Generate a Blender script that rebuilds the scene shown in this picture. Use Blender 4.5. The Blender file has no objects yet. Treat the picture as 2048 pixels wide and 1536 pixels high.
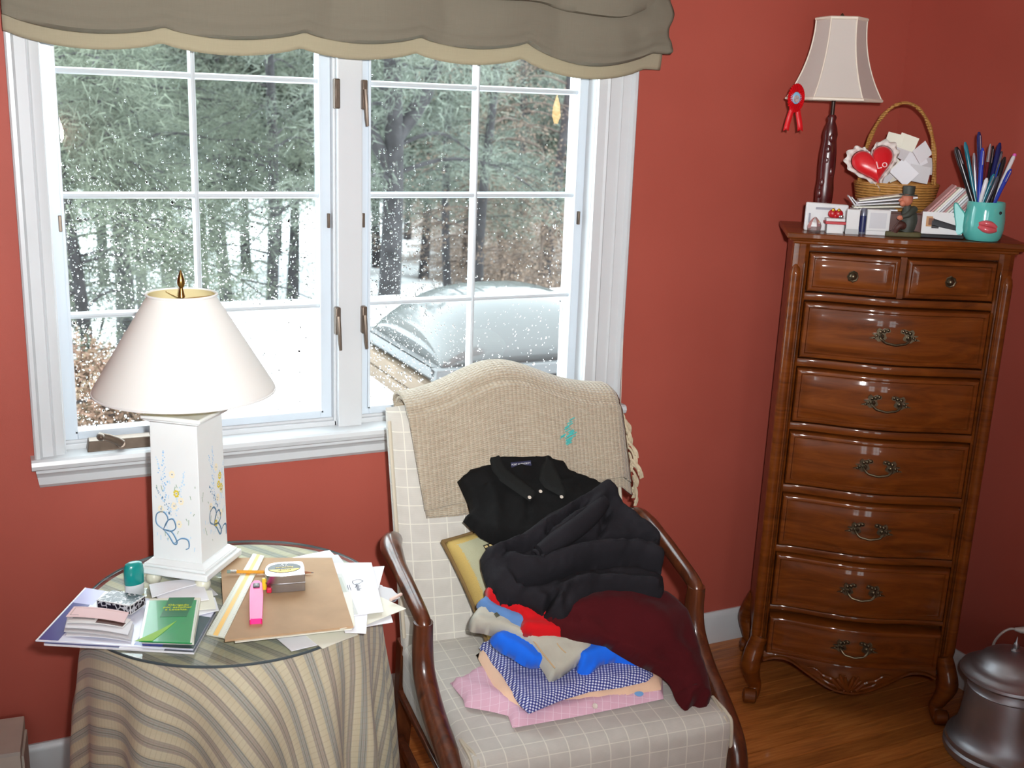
import bpy, bmesh, math, random
import numpy as np
from mathutils import Matrix, Vector, noise
from mathutils.geometry import delaunay_2d_cdt

PI = math.pi
S = bpy.context.scene
COL = S.collection
random.seed(7)

# ------------------------------------------------------------------ camera, world, light, exposure
F = 2207.706                                   # focal length in pixels of the 2048 x 1536 frame
PITCH, YAW, ROLL = 0.24373, 0.45187, -0.03551
EYE = np.array([-0.17146, -2.65561, 1.65])
_fw = np.array([math.sin(YAW)*math.cos(PITCH), math.cos(YAW)*math.cos(PITCH), -math.sin(PITCH)])
_rt = np.cross(_fw, [0, 0, 1]); _rt /= np.linalg.norm(_rt)
_dn = np.cross(_fw, _rt)
_c, _s = math.cos(ROLL), math.sin(ROLL)
RT, DN, FW = _c*_rt + _s*_dn, -_s*_rt + _c*_dn, _fw

cam_d = bpy.data.cameras.new('camera')
cam_d.sensor_width = 36.0
cam_d.lens = 36.0*F/2048.0
cam_d.clip_start = 0.02
cam_d.clip_end = 300
cam_d.dof.use_dof = True
cam_d.dof.focus_distance = 2.55
cam_d.dof.aperture_fstop = 6.5
cam = bpy.data.objects.new('camera', cam_d)
COL.objects.link(cam)
M = Matrix.Identity(4)
for i in range(3):
    M[i][0] = RT[i]; M[i][1] = -DN[i]; M[i][2] = -FW[i]; M[i][3] = EYE[i]
cam.matrix_world = M
S.camera = cam

world = bpy.data.worlds.new('overcast_sky')
S.world = world
world.use_nodes = True
bg = world.node_tree.nodes['Background']
bg.inputs[0].default_value = (0.88, 0.94, 1.0, 1)
bg.inputs[1].default_value = 9.5

# the photographer's flash, just above and right of the lens
fl = bpy.data.lights.new('camera_flash', 'SPOT')
fl.energy = 305
fl.color = (0.98, 0.99, 1.0)
fl.spot_size = math.radians(85)
fl.spot_blend = 1.0
fl.shadow_soft_size = 0.02
flo = bpy.data.objects.new('camera_flash', fl)
COL.objects.link(flo)
fpos = EYE + RT*0.07 - DN*0.07
M2 = M.copy()
for i in range(3):
    M2[i][3] = fpos[i]
flo.matrix_world = M2 @ Matrix.Rotation(math.radians(12.5), 4, 'X') @ Matrix.Rotation(math.radians(4.5), 4, 'Y')

S.view_settings.view_transform = 'Standard'
S.view_settings.look = 'None'
S.view_settings.gamma = 1.0
S.view_settings.use_curve_mapping = False
S.view_settings.exposure = 0.0
S.cycles.use_denoising = True
S.cycles.max_bounces = 10
S.cycles.transparent_max_bounces = 24
S.cycles.caustics_reflective = False
S.cycles.sample_clamp_indirect = 6.0

# ------------------------------------------------------------------ helpers
def ray(u, v):
    return RT*((u-1024)/F) + DN*((v-768)/F) + FW
def az(u, v, z):
    d = ray(u, v); return EYE + d*((z-EYE[2])/d[2])
def ay(u, v, y):
    d = ray(u, v); return EYE + d*((y-EYE[1])/d[1])

def lin(c):
    c = c/255.0
    return c/12.92 if c <= 0.04045 else ((c+0.055)/1.055)**2.4
def RGB(r, g, b):
    return (lin(r), lin(g), lin(b), 1.0)

class Nodes:
    """tiny node-graph writer for one material"""
    def __init__(self, name):
        self.m = bpy.data.materials.new(name)
        self.m.use_nodes = True
        self.t = self.m.node_tree
        self.b = self.t.nodes['Principled BSDF']
        self.out = self.t.nodes['Material Output']
    def n(self, typ, ins=None, **props):
        nd = self.t.nodes.new(typ)
        for k, v in props.items():
            setattr(nd, k, v)
        for k, v in (ins or {}).items():
            self.put(nd.inputs[k], v)
        return nd
    def put(self, sock, v):
        if hasattr(v, 'is_output') or isinstance(v, bpy.types.NodeSocket):
            self.t.links.new(v, sock)
        else:
            sock.default_value = v
    def set(self, **kw):
        for k, v in kw.items():
            self.put(self.b.inputs[k.replace('_', ' ')], v)
        return self
    def math(self, op, a, b=0.0, c=None):
        nd = self.n('ShaderNodeMath', operation=op)
        self.put(nd.inputs[0], a); self.put(nd.inputs[1], b)
        if c is not None: self.put(nd.inputs[2], c)
        return nd.outputs[0]
    def mix(self, f, a, b, blend='MIX'):
        nd = self.n('ShaderNodeMix', data_type='RGBA', blend_type=blend)
        self.put(nd.inputs[0], f); self.put(nd.inputs[6], a); self.put(nd.inputs[7], b)
        return nd.outputs[2]
    def noise(self, scale, detail=3.0, vec=None, rough=0.5, dist=0.0):
        nd = self.n('ShaderNodeTexNoise')
        nd.inputs['Scale'].default_value = scale; nd.inputs['Detail'].default_value = detail
        nd.inputs['Roughness'].default_value = rough; nd.inputs['Distortion'].default_value = dist
        if vec is not None: self.put(nd.inputs['Vector'], vec)
        return nd.outputs['Fac']
    def coord(self, which='Object'):
        return self.n('ShaderNodeTexCoord').outputs[which]
    def mapping(self, vec, scale=(1, 1, 1), rot=(0, 0, 0), loc=(0, 0, 0)):
        nd = self.n('ShaderNodeMapping')
        self.put(nd.inputs[0], vec)
        nd.inputs['Scale'].default_value = scale; nd.inputs['Rotation'].default_value = rot
        nd.inputs['Location'].default_value = loc
        return nd.outputs[0]
    def xyz(self, vec):
        nd = self.n('ShaderNodeSeparateXYZ'); self.put(nd.inputs[0], vec); return nd.outputs
    def ramp(self, fac, stops):
        nd = self.n('ShaderNodeValToRGB'); self.put(nd.inputs[0], fac)
        el = nd.color_ramp.elements
        while len(el) > 1: el.remove(el[-1])
        el[0].position, el[0].color = stops[0]
        for p, c in stops[1:]:
            e = el.new(p); e.color = c
        return nd.outputs[0]
    def bump(self, h, strength=0.3, dist=0.002):
        nd = self.n('ShaderNodeBump'); self.put(nd.inputs['Height'], h)
        nd.inputs['Strength'].default_value = strength; nd.inputs['Distance'].default_value = dist
        self.put(self.b.inputs['Normal'], nd.outputs[0]); return nd.outputs[0]

def plain(name, col, rough=0.5, metal=0.0, var=0.0, vscale=20, bump=0.0, bscale=200, bdist=0.001, coat=0.0, spec=0.5, sheen=0.0, trans=None):
    N = Nodes(name)
    N.set(Roughness=rough, Metallic=metal, Specular_IOR_Level=spec)
    if coat: N.set(Coat_Weight=coat, Coat_Roughness=0.08)
    if sheen: N.set(Sheen_Weight=sheen, Sheen_Roughness=0.5)
    if var:
        f = N.noise(vscale, 4, N.coord())
        a = tuple(max(0, c*(1-var)) for c in col[:3])+(1,)
        b = tuple(min(1, c*(1+var)) for c in col[:3])+(1,)
        N.set(Base_Color=N.ramp(f, [(0.3, a), (0.7, b)]))
    else:
        N.set(Base_Color=col)
    if bump:
        N.bump(N.noise(bscale, 3, N.coord()), bump, bdist)
    return N.m

class MB:
    """collects geometry, builds ONE mesh object"""
    def __init__(self):
        self.v = []; self.f = []; self.uv = {}; self.M = None
    def add(self, vs, fs, uvs=None):
        o = len(self.v)
        if self.M is not None:
            vs = [tuple(self.M @ Vector(p)) for p in vs]
        self.v += [tuple(float(x) for x in p) for p in vs]
        self.f += [tuple(i+o for i in f) for f in fs]
        if uvs is not None:
            for i, q in enumerate(uvs): self.uv[o+i] = (float(q[0]), float(q[1]))
        return self
    def box(self, x0, x1, y0, y1, z0, z1):
        vs = [(x, y, z) for z in (z0, z1) for y in (y0, y1) for x in (x0, x1)]
        return self.add(vs, [(0, 2, 3, 1), (4, 5, 7, 6), (0, 1, 5, 4), (2, 6, 7, 3), (0, 4, 6, 2), (1, 3, 7, 5)])
    def hexa(self, lo, hi):
        """8-corner solid from 4 lower and 4 upper points (same winding)"""
        return self.add(list(lo)+list(hi), [(3, 2, 1, 0), (4, 5, 6, 7), (0, 1, 5, 4), (1, 2, 6, 5), (2, 3, 7, 6), (3, 0, 4, 7)])
    def tube(self, path, r, n=10, caps=True, flat=1.0, up=(0, 0, 1)):
        P = [Vector(p) for p in path]; m = len(P)
        R = list(r) if hasattr(r, '__len__') else [r]*m
        vs = []; prev = None
        for i in range(m):
            t = (P[min(i+1, m-1)] - P[max(i-1, 0)])
            if t.length < 1e-9: t = Vector((0, 0, 1))
            t.normalize()
            a = prev if prev is not None else Vector(up)
            a = a - t*a.dot(t)
            if a.length < 1e-5:
                a = Vector((1, 0, 0)) - t*t.x
            a.normalize(); prev = a
            b = t.cross(a)
            for k in range(n):
                w = 2*PI*k/n
                vs.append(P[i] + a*(math.cos(w)*R[i]) + b*(math.sin(w)*R[i]*flat))
        fs = [(i*n+k, i*n+(k+1) % n, (i+1)*n+(k+1) % n, (i+1)*n+k) for i in range(m-1) for k in range(n)]
        if caps:
            fs += [tuple(range(n-1, -1, -1)), tuple((m-1)*n+k for k in range(n))]
        return self.add(vs, fs)
    def lathe(self, prof, n=32, c=(0, 0, 0), sx=1.0, sy=1.0, caps=True):
        vs = []; m = len(prof)
        for r, z in prof:
            for k in range(n):
                w = 2*PI*k/n
                vs.append((c[0]+r*sx*math.cos(w), c[1]+r*sy*math.sin(w), c[2]+z))
        fs = [(i*n+k, i*n+(k+1) % n, (i+1)*n+(k+1) % n, (i+1)*n+k) for i in range(m-1) for k in range(n)]
        if caps:
            fs += [tuple(range(n-1, -1, -1)), tuple((m-1)*n+k for k in range(n))]
        return self.add(vs, fs)
    def prism(self, poly, a, b, axis='z'):
        """polygon extruded from a to b along axis; poly gives the two other coords in order"""
        def pt(p, t):
            return {'z': (p[0], p[1], t), 'x': (t, p[0], p[1]), 'y': (p[0], t, p[1])}[axis]
        n = len(poly)
        vs = [pt(p, a) for p in poly]+[pt(p, b) for p in poly]
        fs = [tuple(range(n-1, -1, -1)), tuple(range(n, 2*n))]+[(i, (i+1) % n, n+(i+1) % n, n+i) for i in range(n)]
        return self.add(vs, fs)
    def grid(self, G, cu=False, cv=False, uvs=None):
        """G[i][j] points"""
        a, b = len(G), len(G[0])
        vs = [p for row in G for p in row]
        fs = []
        for i in range(a if cu else a-1):
            for j in range(b if cv else b-1):
                fs.append((i*b+j, i*b+(j+1) % b, ((i+1) % a)*b+(j+1) % b, ((i+1) % a)*b+j))
        return self.add(vs, fs, [q for row in uvs for q in row] if uvs else None)
    def ball(self, c, r, n=12, m=8, s=(1, 1, 1)):
        prof = []
        vs = []; 
        for i in range(m+1):
            th = PI*i/m
            for k in range(n):
                w = 2*PI*k/n
                vs.append((c[0]+r*s[0]*math.sin(th)*math.cos(w), c[1]+r*s[1]*math.sin(th)*math.sin(w), c[2]-r*s[2]*math.cos(th)))
        fs = [(i*n+k, i*n+(k+1) % n, (i+1)*n+(k+1) % n, (i+1)*n+k) for i in range(m) for k in range(n)]
        return self.add(vs, fs)
    def build(self, name, mat, parent=None, smooth=40, bevel=0.0, seg=2, solid=0.0, fixn=True, sub=0):
        me = bpy.data.meshes.new(name)
        me.from_pydata(self.v, [], self.f)
        if self.uv:
            ul = me.uv_layers.new(name='UVMap')
            idx = np.empty(len(me.loops), dtype=np.int32); me.loops.foreach_get('vertex_index', idx)
            arr = np.zeros((len(self.v), 2), dtype=np.float32)
            for i, q in self.uv.items(): arr[i] = q
            ul.data.foreach_set('uv', arr[idx].ravel())
        if fixn:
            bm = bmesh.new(); bm.from_mesh(me)
            bmesh.ops.remove_doubles(bm, verts=bm.verts, dist=1e-6)
            bmesh.ops.recalc_face_normals(bm, faces=bm.faces)
            bm.to_mesh(me); bm.free()
        if smooth:
            me.polygons.foreach_set('use_smooth', [True]*len(me.polygons))
            me.set_sharp_from_angle(angle=math.radians(smooth))
        me.materials.append(mat)
        o = bpy.data.objects.new(name, me)
        COL.objects.link(o)
        if parent is not None: o.parent = parent
        if solid:
            md = o.modifiers.new('thickness', 'SOLIDIFY'); md.thickness = solid; md.offset = 0
        if bevel:
            md = o.modifiers.new('bevel', 'BEVEL'); md.width = bevel; md.segments = seg; md.limit_method = 'ANGLE'
            md.angle_limit = math.radians(35)
        if sub:
            md = o.modifiers.new('sub', 'SUBSURF'); md.levels = sub; md.render_levels = sub
        return o

def empty(name, loc=(0, 0, 0), rz=0.0):
    o = bpy.data.objects.new(name, None)
    o.empty_display_size = 0.05
    COL.objects.link(o); o.location = loc; o.rotation_euler = (0, 0, rz)
    return o
def tag(o, label, cat, group=None):
    o['label'] = label; o['category'] = cat
    if group: o['group'] = group
    return o
def struct(o):
    o['kind'] = 'structure'; return o
def copy_tree(o, parent=None):
    c = o.copy(); COL.objects.link(c); c.parent = parent
    for ch in list(o.children): copy_tree(ch, c)
    return c
def spline(pts, n=8):
    """Catmull-Rom through points"""
    P = [np.array(p, float) for p in pts]
    P = [2*P[0]-P[1]]+P+[2*P[-1]-P[-2]]
    out = []
    for i in range(1, len(P)-2):
        for k in range(n):
            t = k/n
            a, b, c, d = P[i-1], P[i], P[i+1], P[i+2]
            out.append(0.5*((2*b)+(c-a)*t+(2*a-5*b+4*c-d)*t*t+(3*b-a-3*c+d)*t**3))
    out.append(P[-2])
    return out
def closed_spline(pts, n=5):
    P = [np.array(p, float) for p in pts]; m = len(P); out = []
    for i in range(m):
        a, b, c, d = P[i-1], P[i], P[(i+1) % m], P[(i+2) % m]
        for k in range(n):
            t = k/n
            out.append(0.5*((2*b)+(c-a)*t+(2*a-5*b+4*c-d)*t*t+(3*b-a-3*c+d)*t**3))
    return out
def text_mesh(name, body, size, mat, parent=None, extrude=0.0002, align='CENTER', space=1.0):
    cu = bpy.data.curves.new(name, 'FONT'); cu.body = body; cu.size = size; cu.extrude = extrude
    cu.align_x = align; cu.align_y = 'CENTER'; cu.space_line = space; cu.resolution_u = 3
    tmp = bpy.data.objects.new(name, cu); COL.objects.link(tmp)
    dg = bpy.context.evaluated_depsgraph_get()
    me = bpy.data.meshes.new_from_object(tmp.evaluated_get(dg))
    bpy.data.objects.remove(tmp); bpy.data.curves.remove(cu)
    me.materials.clear(); me.materials.append(mat)
    o = bpy.data.objects.new(name, me); COL.objects.link(o)
    if parent is not None: o.parent = parent
    return o
def nz(x, y=0.0, z=0.0):
    return noise.noise(Vector((x, y, z)))

# ------------------------------------------------------------------ shared materials
def wall_paint(name):
    N = Nodes(name)
    f = N.noise(3, 3, N.coord())
    N.set(Base_Color=N.ramp(f, [(0.3, RGB(166, 78, 64)), (0.7, RGB(173, 83, 69))]), Roughness=0.62, Specular_IOR_Level=0.35)
    N.bump(N.noise(350, 2, N.coord()), 0.12, 0.0008)
    return N.m
MAT = {}
MAT['wall'] = wall_paint('terracotta_wall_paint')
MAT['trim'] = plain('white_trim_paint', RGB(202, 204, 206), 0.35, var=0.02, vscale=6)
MAT['vinyl'] = plain('white_sash_paint', RGB(205, 214, 222), 0.3)
MAT['muntin'] = plain('white_muntin_paint', RGB(196, 202, 206), 0.35)
MAT['ceil'] = plain('ceiling_paint', RGB(232, 230, 224), 0.8)
MAT['bronze'] = plain('oil_rubbed_bronze', RGB(112, 98, 86), 0.38, metal=0.6, var=0.1, vscale=60)
MAT['brass'] = plain('aged_brass', RGB(150, 118, 66), 0.3, metal=1.0, var=0.15, vscale=80)
MAT['darkbrass'] = plain('dark_antique_brass', RGB(96, 84, 66), 0.35, metal=0.9, var=0.25, vscale=120)
MAT['paper'] = plain('white_paper', RGB(236, 236, 240), 0.7)
MAT['paper2'] = plain('cream_paper', RGB(232, 230, 214), 0.7)
MAT['greyp'] = plain('grey_paper', RGB(206, 204, 206), 0.7)
MAT['black'] = plain('black_plastic', RGB(18, 18, 20), 0.35)
MAT['white'] = plain('white_plastic', RGB(228, 228, 226), 0.35)
MAT['ink'] = plain('dark_ink', RGB(60, 60, 80), 0.6)
MAT['snow'] = plain('snow', (0.86, 0.88, 0.9, 1), 0.7, var=0.03, vscale=1.5, bump=0.2, bscale=8, bdist=0.05)
def glass_mat(name, refl=0.10, tint=(0.93, 0.97, 0.96, 1)):
    N = Nodes(name)
    tr = N.n('ShaderNodeBsdfTransparent', {'Color': tint})
    gl = N.n('ShaderNodeBsdfGlossy', {'Roughness': 0.0})
    fr = N.n('ShaderNodeFresnel', {'IOR': 1.5})
    mx = N.n('ShaderNodeMixShader')
    front = N.math('SUBTRACT', 1.0, N.n('ShaderNodeNewGeometry').outputs['Backfacing'])
    N.put(mx.inputs[0], N.math('MULTIPLY', N.math('MULTIPLY', fr.outputs[0], refl/0.04), front))
    N.put(mx.inputs[1], tr.outputs[0]); N.put(mx.inputs[2], gl.outputs[0])
    N.t.links.new(mx.outputs[0], N.out.inputs[0])
    return N.m
MAT['glass'] = glass_mat('window_glass', 0.05)

# ------------------------------------------------------------------ room shell
XR, XL, YF, ZC = 2.411, -1.7, -4.3, 2.45
OX0, OX1, OZ0, OZ1 = -0.035, 1.36, 0.815, 2.03      # window opening
b = MB()
for (x0, x1, z0, z1) in ((XL-.15, OX0, -.05, ZC), (OX1, XR+.15, -.05, ZC), (OX0, OX1, -.05, OZ0), (OX0, OX1, OZ1, ZC)):
    b.box(x0, x1, 0, .16, z0, z1)
struct(b.build('wall_back', MAT['wall'], smooth=0))
struct(MB().box(XR, XR+.15, YF-.1, 0, -.05, ZC).build('wall_right', MAT['wall'], smooth=0))
struct(MB().box(XL-.15, XL, YF-.1, 0, -.05, ZC).build('wall_left', MAT['wall'], smooth=0))
BW = [(-1.25, -0.75), (-0.35, 0.15)]                   # two windows in the wall behind the camera
b = MB(); xs = [XL-.15]+[q for w in BW for q in w]+[XR+.15]
for i in range(0, len(xs), 2): b.box(xs[i], xs[i+1], YF-.15, YF, -.05, ZC)
for w in BW:
    b.box(w[0], w[1], YF-.15, YF, -.05, .62); b.box(w[0], w[1], YF-.15, YF, 1.95, ZC)
struct(b.build('wall_front', MAT['wall'], smooth=0))
struct(MB().box(XL-.15, XR+.15, YF-.15, .16, ZC, ZC+.1).build('ceiling', MAT['ceil'], smooth=0))
for i, w in enumerate(BW):
    e = struct(empty('window_%d' % (i+2), ((w[0]+w[1])/2, YF, .62)))
    e['label'] = 'plain white framed window in the wall facing the garden window'
    hw = (w[1]-w[0])/2
    m = MB()
    for s in (-1, 1): m.box(s*(hw+.07) if s < 0 else hw, -hw if s < 0 else hw+.07, -.02, .02, -.07, 1.4)
    m.box(-hw, hw, -.02, .02, 1.33, 1.4); m.box(-hw, hw, -.02, .05, -.07, 0)
    m.build('casing', MAT['trim'], e, smooth=0)
    m = MB(); m.box(-hw, hw, -.09, -.06, .64, .69); m.box(-.012, .012, -.085, -.065, 0, 1.33)
    m.build('sash_bar', MAT['trim'], e, smooth=0)
    MB().box(-hw, hw, -.08, -.076, 0, 1.33).build('pane', MAT['glass'], e, smooth=0)

# floor: oak strips laid along x; single boards where the camera can see them, the rest one mesh
def oak():
    N = Nodes('oak_strip_floor')
    oi = N.n('ShaderNodeObjectInfo')
    co = N.mapping(N.coord('Object'), (1.2, 14, 1))
    add = N.n('ShaderNodeVectorMath', operation='ADD')
    N.put(add.inputs[0], co); N.put(add.inputs[1], oi.outputs['Location'])
    g = N.noise(6, 5, add.outputs[0], 0.6, 0.6)
    c = N.ramp(g, [(0.25, RGB(136, 76, 32)), (0.5, RGB(182, 108, 50)), (0.75, RGB(204, 134, 70))])
    t = N.ramp(oi.outputs['Random'], [(0, (0.72, 0.7, 0.66, 1)), (1, (1, 1, 1, 1))])
    N.set(Base_Color=N.mix(1.0, c, t, 'MULTIPLY'), Roughness=0.38, Coat_Weight=0.25, Coat_Roughness=0.2)
    N.bump(g, 0.06, 0.001)
    return N.m
MAT['oak'] = oak()
floor = struct(MB().box(XL-.1, XR+.1, YF-.1, .1, -.06, -.004).build('floor', MAT['oak'], smooth=0))
PW = 0.058
boards = {}
rr = random.Random(3)
rest = MB()
y = 0.0; nb = 0
while y > YF:
    x = XL - rr.uniform(0, .8)
    while x < XR:
        L = rr.choice((.6, .8, 1.0, 1.2, 1.4))
        x0, x1 = max(x, XL), min(x+L, XR)
        if x1-x0 > .02:
            seen = (x1 > 1.1 and y > -1.55) or (-.35 < x1 and x0 < .75 and y > -.45) 
            if seen:
                key = round(x1-x0, 3)
                if key not in boards:
                    l = x1-x0
                    mb = MB().box(-l/2+.0006, l/2-.0006, -PW/2+.0006, PW/2-.0006, -.02, 0)
                    o = mb.build('floor_board', MAT['oak'], floor, smooth=0, bevel=.0008, seg=1)
                    boards[key] = o
                else:
                    o = boards[key].copy(); COL.objects.link(o)
                o.location = ((x0+x1)/2, y-PW/2, 0); nb += 1
            else:
                rest.box(x0+.0006, x1-.0006, y-PW+.0006, y-.0006, -.02, 0)
        x += L
    y -= PW
ro = rest.build('far_floor_boards', MAT['oak'], floor, smooth=0); ro['kind'] = 'stuff'

# baseboards with a rounded cap
def base_prof():
    return [(0, 0), (-.016, 0), (-.016, .088), (-.012, .098), (-.006, .105), (0, .105)]
struct(MB().prism(base_prof(), XL, XR, 'x').build('baseboard_back', MAT['trim'], smooth=30))
struct(MB().prism([(XR+q[0], q[1]) for q in base_prof()], YF, -.016, 'y').build('baseboard_right', MAT['trim'], smooth=30))
struct(MB().prism([(XL-q[0], q[1]) for q in base_prof()], YF, -.016, 'y').build('baseboard_left', MAT['trim'], smooth=30))

# ------------------------------------------------------------------ the garden window
win = struct(empty('window_1', (.62, 0, .838)))
win['label'] = 'white double casement window with divided panes looking onto a snowy roof'
def W(mb, name, mat, parent=None, **k):
    mb.M = Matrix.Translation((-.62, 0, -.838))
    v = [tuple(mb.M @ Vector(p)) for p in mb.v]; mb.v = v; mb.M = None
    return mb.build(name, mat, parent or win, **k)
# casing profile (x offset from outer edge, y)
cp = [(0, 0), (0, -.03), (.004, -.034), (.012, -.034), (.015, -.027), (.018, -.022), (.04, -.019), (.043, -.022), (.047, -.017), (.060, -.015), (.066, -.012), (.068, 0)]
W(MB().prism([(-.100+p[0], p[1]) for p in cp], .838, 2.1, 'z'), 'casing', MAT['trim'], smooth=25)
W(MB().prism([(1.449-p[0], p[1]) for p in cp[:-2]+[(.075, -.014), (.080, -.019), (.086, -.014), (.110, -.012), (.112, .01), (.068, .01)]], .838, 2.1, 'z'), 'casing', MAT['trim'], smooth=25)
W(MB().prism([(p[1], 2.17-p[0]) for p in cp], -.1, 1.449, 'x'), 'casing', MAT['trim'], smooth=25)
# stool with nosed edge and the apron below it
st = [(.05, .812), (-.040, .812), (-.047, .816), (-.050, .825), (-.047, .834), (-.040, .838), (.05, .838)]
W(MB().prism(st, -.108, 1.462, 'x'), 'sill', MAT['trim'], smooth=25)
ap = [(0, .812), (-.036, .812), (-.036, .804), (-.028, .799), (-.022, .79), (-.021, .772), (-.012, .763), (0, .760)]
m = MB(); n = len(ap)
L_ = [(-.100+(.812-p[1])*.15, p[0], p[1]) for p in ap]; R_ = [(1.452-(.812-p[1])*.25, p[0], p[1]) for p in ap]
m.add(L_+R_, [tuple(range(n-1, -1, -1)), tuple(range(n, 2*n))]+[(i, (i+1) % n, n+(i+1) % n, n+i) for i in range(n)])
W(m, 'apron', MAT['trim'], smooth=25)
# jambs, head, bottom frame strip, central post
m = MB()
m.box(-.036, -.030, .0, .15, .838, 2.03); m.box(1.337, 1.362, .0, .15, .838, 2.03)
W(m, 'jamb', MAT['trim'], smooth=0)
W(MB().box(-.034, 1.341, 0.0, .15, 2.003, 2.03), 'head', MAT['trim'], smooth=0)
m = MB(); m.box(-.030, 1.337, .022, .15, .836, .850); m.box(-.030, 1.337, .034, .15, .836, .856)
W(m, 'frame_strip', MAT['trim'], bevel=.0015, smooth=0)
m = MB(); m.box(.626, .688, .004, .14, .836, 2.01); m.box(.619, .626, .022, .14, .836, 2.01); m.box(.688, .695, .022, .14, .836, 2.01)
W(m, 'centre_post', MAT['trim'], bevel=.002, smooth=0)
MZ = (1.149, 1.426, 1.700)
GZ0, GZ1 = .876, 1.976
def sash(x0, x1):
    e = empty('sash', (x0-.62, .06, 0)); e.parent = win
    w = x1-x0
    def Z(z): return z-.838
    m = MB()
    m.box(-.030, 0, -.018, .02, Z(.852), Z(2.0)); m.box(w, w+.030, -.018, .02, Z(.852), Z(2.0))
    m.box(0, w, -.018, .02, Z(.852), Z(GZ0)); m.box(0, w, -.018, .02, Z(GZ1), Z(2.0))
    m.build('sash_frame', MAT['vinyl'], e, bevel=.002, smooth=0)
    m = MB()
    for (a, c) in ((-.006, 0.0), (w, w+.006)): m.box(a, c, -.024, -.018, Z(GZ0-.006), Z(GZ1))
    m.box(-.006, w+.006, -.024, -.018, Z(GZ0-.006), Z(GZ0)); 
    m.build('glazing_bead', MAT['vinyl'], e, bevel=.001, smooth=0)
    prof = [(-.0075, 0), (-.0045, -.012), (0, -.014), (.0045, -.012), (.0075, 0), (.0075, .012), (-.0075, .012)]
    MB().prism([(w/2+p[0], p[1]) for p in prof], Z(GZ0), Z(GZ1), 'z').build('muntin', MAT['muntin'], e, smooth=30)
    for z in MZ:
        MB().prism([(p[1]*.92, Z(z)+p[0]) for p in prof], 0, w, 'x').build('muntin', MAT['muntin'], e, smooth=30)
    zs = [GZ0]+list(MZ)+[GZ1]
    for i in range(2):
        for j in range(4):
            MB().box(i*w/2+.003, (i+1)*w/2-.003, .002, .004, Z(zs[j])+.003, Z(zs[j+1])-.003).build('pane', MAT['glass'], e, smooth=0)
    return e
sl = sash(0.0, .589)
sr = sash(.721, 1.307)

# raindrops on the outer face of the glass: far too many to count
def drops_mat():
    N = Nodes('raindrop_water')
    N.set(Base_Color=(1, 1, 1, 1), Roughness=0.0, IOR=1.33, Transmission_Weight=1.0)
    return N.m
MAT['drop'] = drops_mat()
def drops(sx, w, dens, seed):
    r_ = random.Random(seed); m = MB()
    k = 0
    while k < dens[0]:
        x = r_.uniform(.004, w-.004); z = r_.uniform(GZ0, GZ1)
        if r_.random() > dens[1](x/w, (z-GZ0)/(GZ1-GZ0)): continue
        k += 1
        a = min(.0042, .00095*math.exp(r_.gauss(.25, .45)))
        hh = a*.75; el = r_.uniform(1.0, 1.5)
        vs = []
        for (q, t) in ((1.0, 0.0), (.78, .6)):
            for i in range(6):
                vs.append((x+a*q*math.cos(i*PI/3+.3), .0041+hh*t, z-.838+a*q*el*math.sin(i*PI/3+.3)))
        vs.append((x, .0041+hh, z-.838))
        fs = [(i, (i+1) % 6, 6+(i+1) % 6, 6+i) for i in range(6)]+[(6+i, 6+(i+1) % 6, 12) for i in range(6)]+[(5, 4, 3, 2, 1, 0)]
        m.add(vs, fs)
    return m
dl = drops(0, .589, (4600, lambda x, z: (1.0 if z < .46 else max(.03, 1-(z-.46)*5.0))*(1.15-.35*x)), 1).build('raindrops', MAT['drop'], sl, smooth=60, fixn=False)
dl['kind'] = 'stuff'
dl = drops(0, .586, (2300, lambda x, z: (1.0 if z < .42 else max(.03, 1-(z-.42)*4.5))*max(.18, 1.1-1.7*x)), 2).build('raindrops', MAT['drop'], sr, smooth=60, fixn=False)
dl['kind'] = 'stuff'

# window hardware: crank operator, lever locks, hinge plates, track clips
def crank(u, v):
    p = ay(u, v, .0)
    e = empty('crank', (p[0]-.62, .004, .850-.838)); e.parent = win
    m = MB(); m.hexa([(-.055, -.02, -.012), (.095, -.02, -.012), (.095, .018, -.012), (-.055, .018, -.012)],
                     [(-.050, -.006, .010), (.090, -.006, .010), (.090, .018, .014), (-.050, .018, .014)])
    m.build('crank_base', MAT['bronze'], e, bevel=.002)
    m = MB(); m.tube([(.02, -.012, .0), (.02, -.026, .004)], [.011, .009], 14)
    m.tube([(.022, -.026, .004), (.010, -.030, .014), (-.008, -.034, .024), (-.024, -.036, .030)], [.0095, .0095, .0085, .008], 10, flat=.8)
    m.ball((-.026, -.044, .031), .0095, s=(1, 1.6, 1))
    m.build('crank_arm', MAT['bronze'], e)
crank(222, 876)
def lock(x, z, side, tail=True):
    e = empty('sash_lock', (x-.62, .006, z-.838)); e.parent = win
    m = MB(); m.box(-.007, .007, -.016, .004, -.035, .035); m.build('lock_plate', MAT['bronze'], e, bevel=.003)
    if tail:
        m = MB(); m.tube([(0, -.014, .012), (.001*side, -.019, -.02), (.003*side, -.019, -.055), (.005*side, -.018, -.074)], [.006, .0055, .005, .004], 8)
        m.build('lock_lever', MAT['bronze'], e)
lock(.622, 1.118, 1); lock(.691, 1.118, 1); lock(.622, 1.672, 1, False); lock(.691, 1.672, 1)
for (x, z) in ((-.010, 1.365), (.612, 1.365), (.702, 1.365), (1.322, 1.365)):
    m = MB().box(x-.62-.0035, x-.62+.0035, .034, .044, z-.838-.018, z-.838+.018)
    m.build('sash_clip', MAT['bronze'], win, bevel=.0012)
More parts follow.
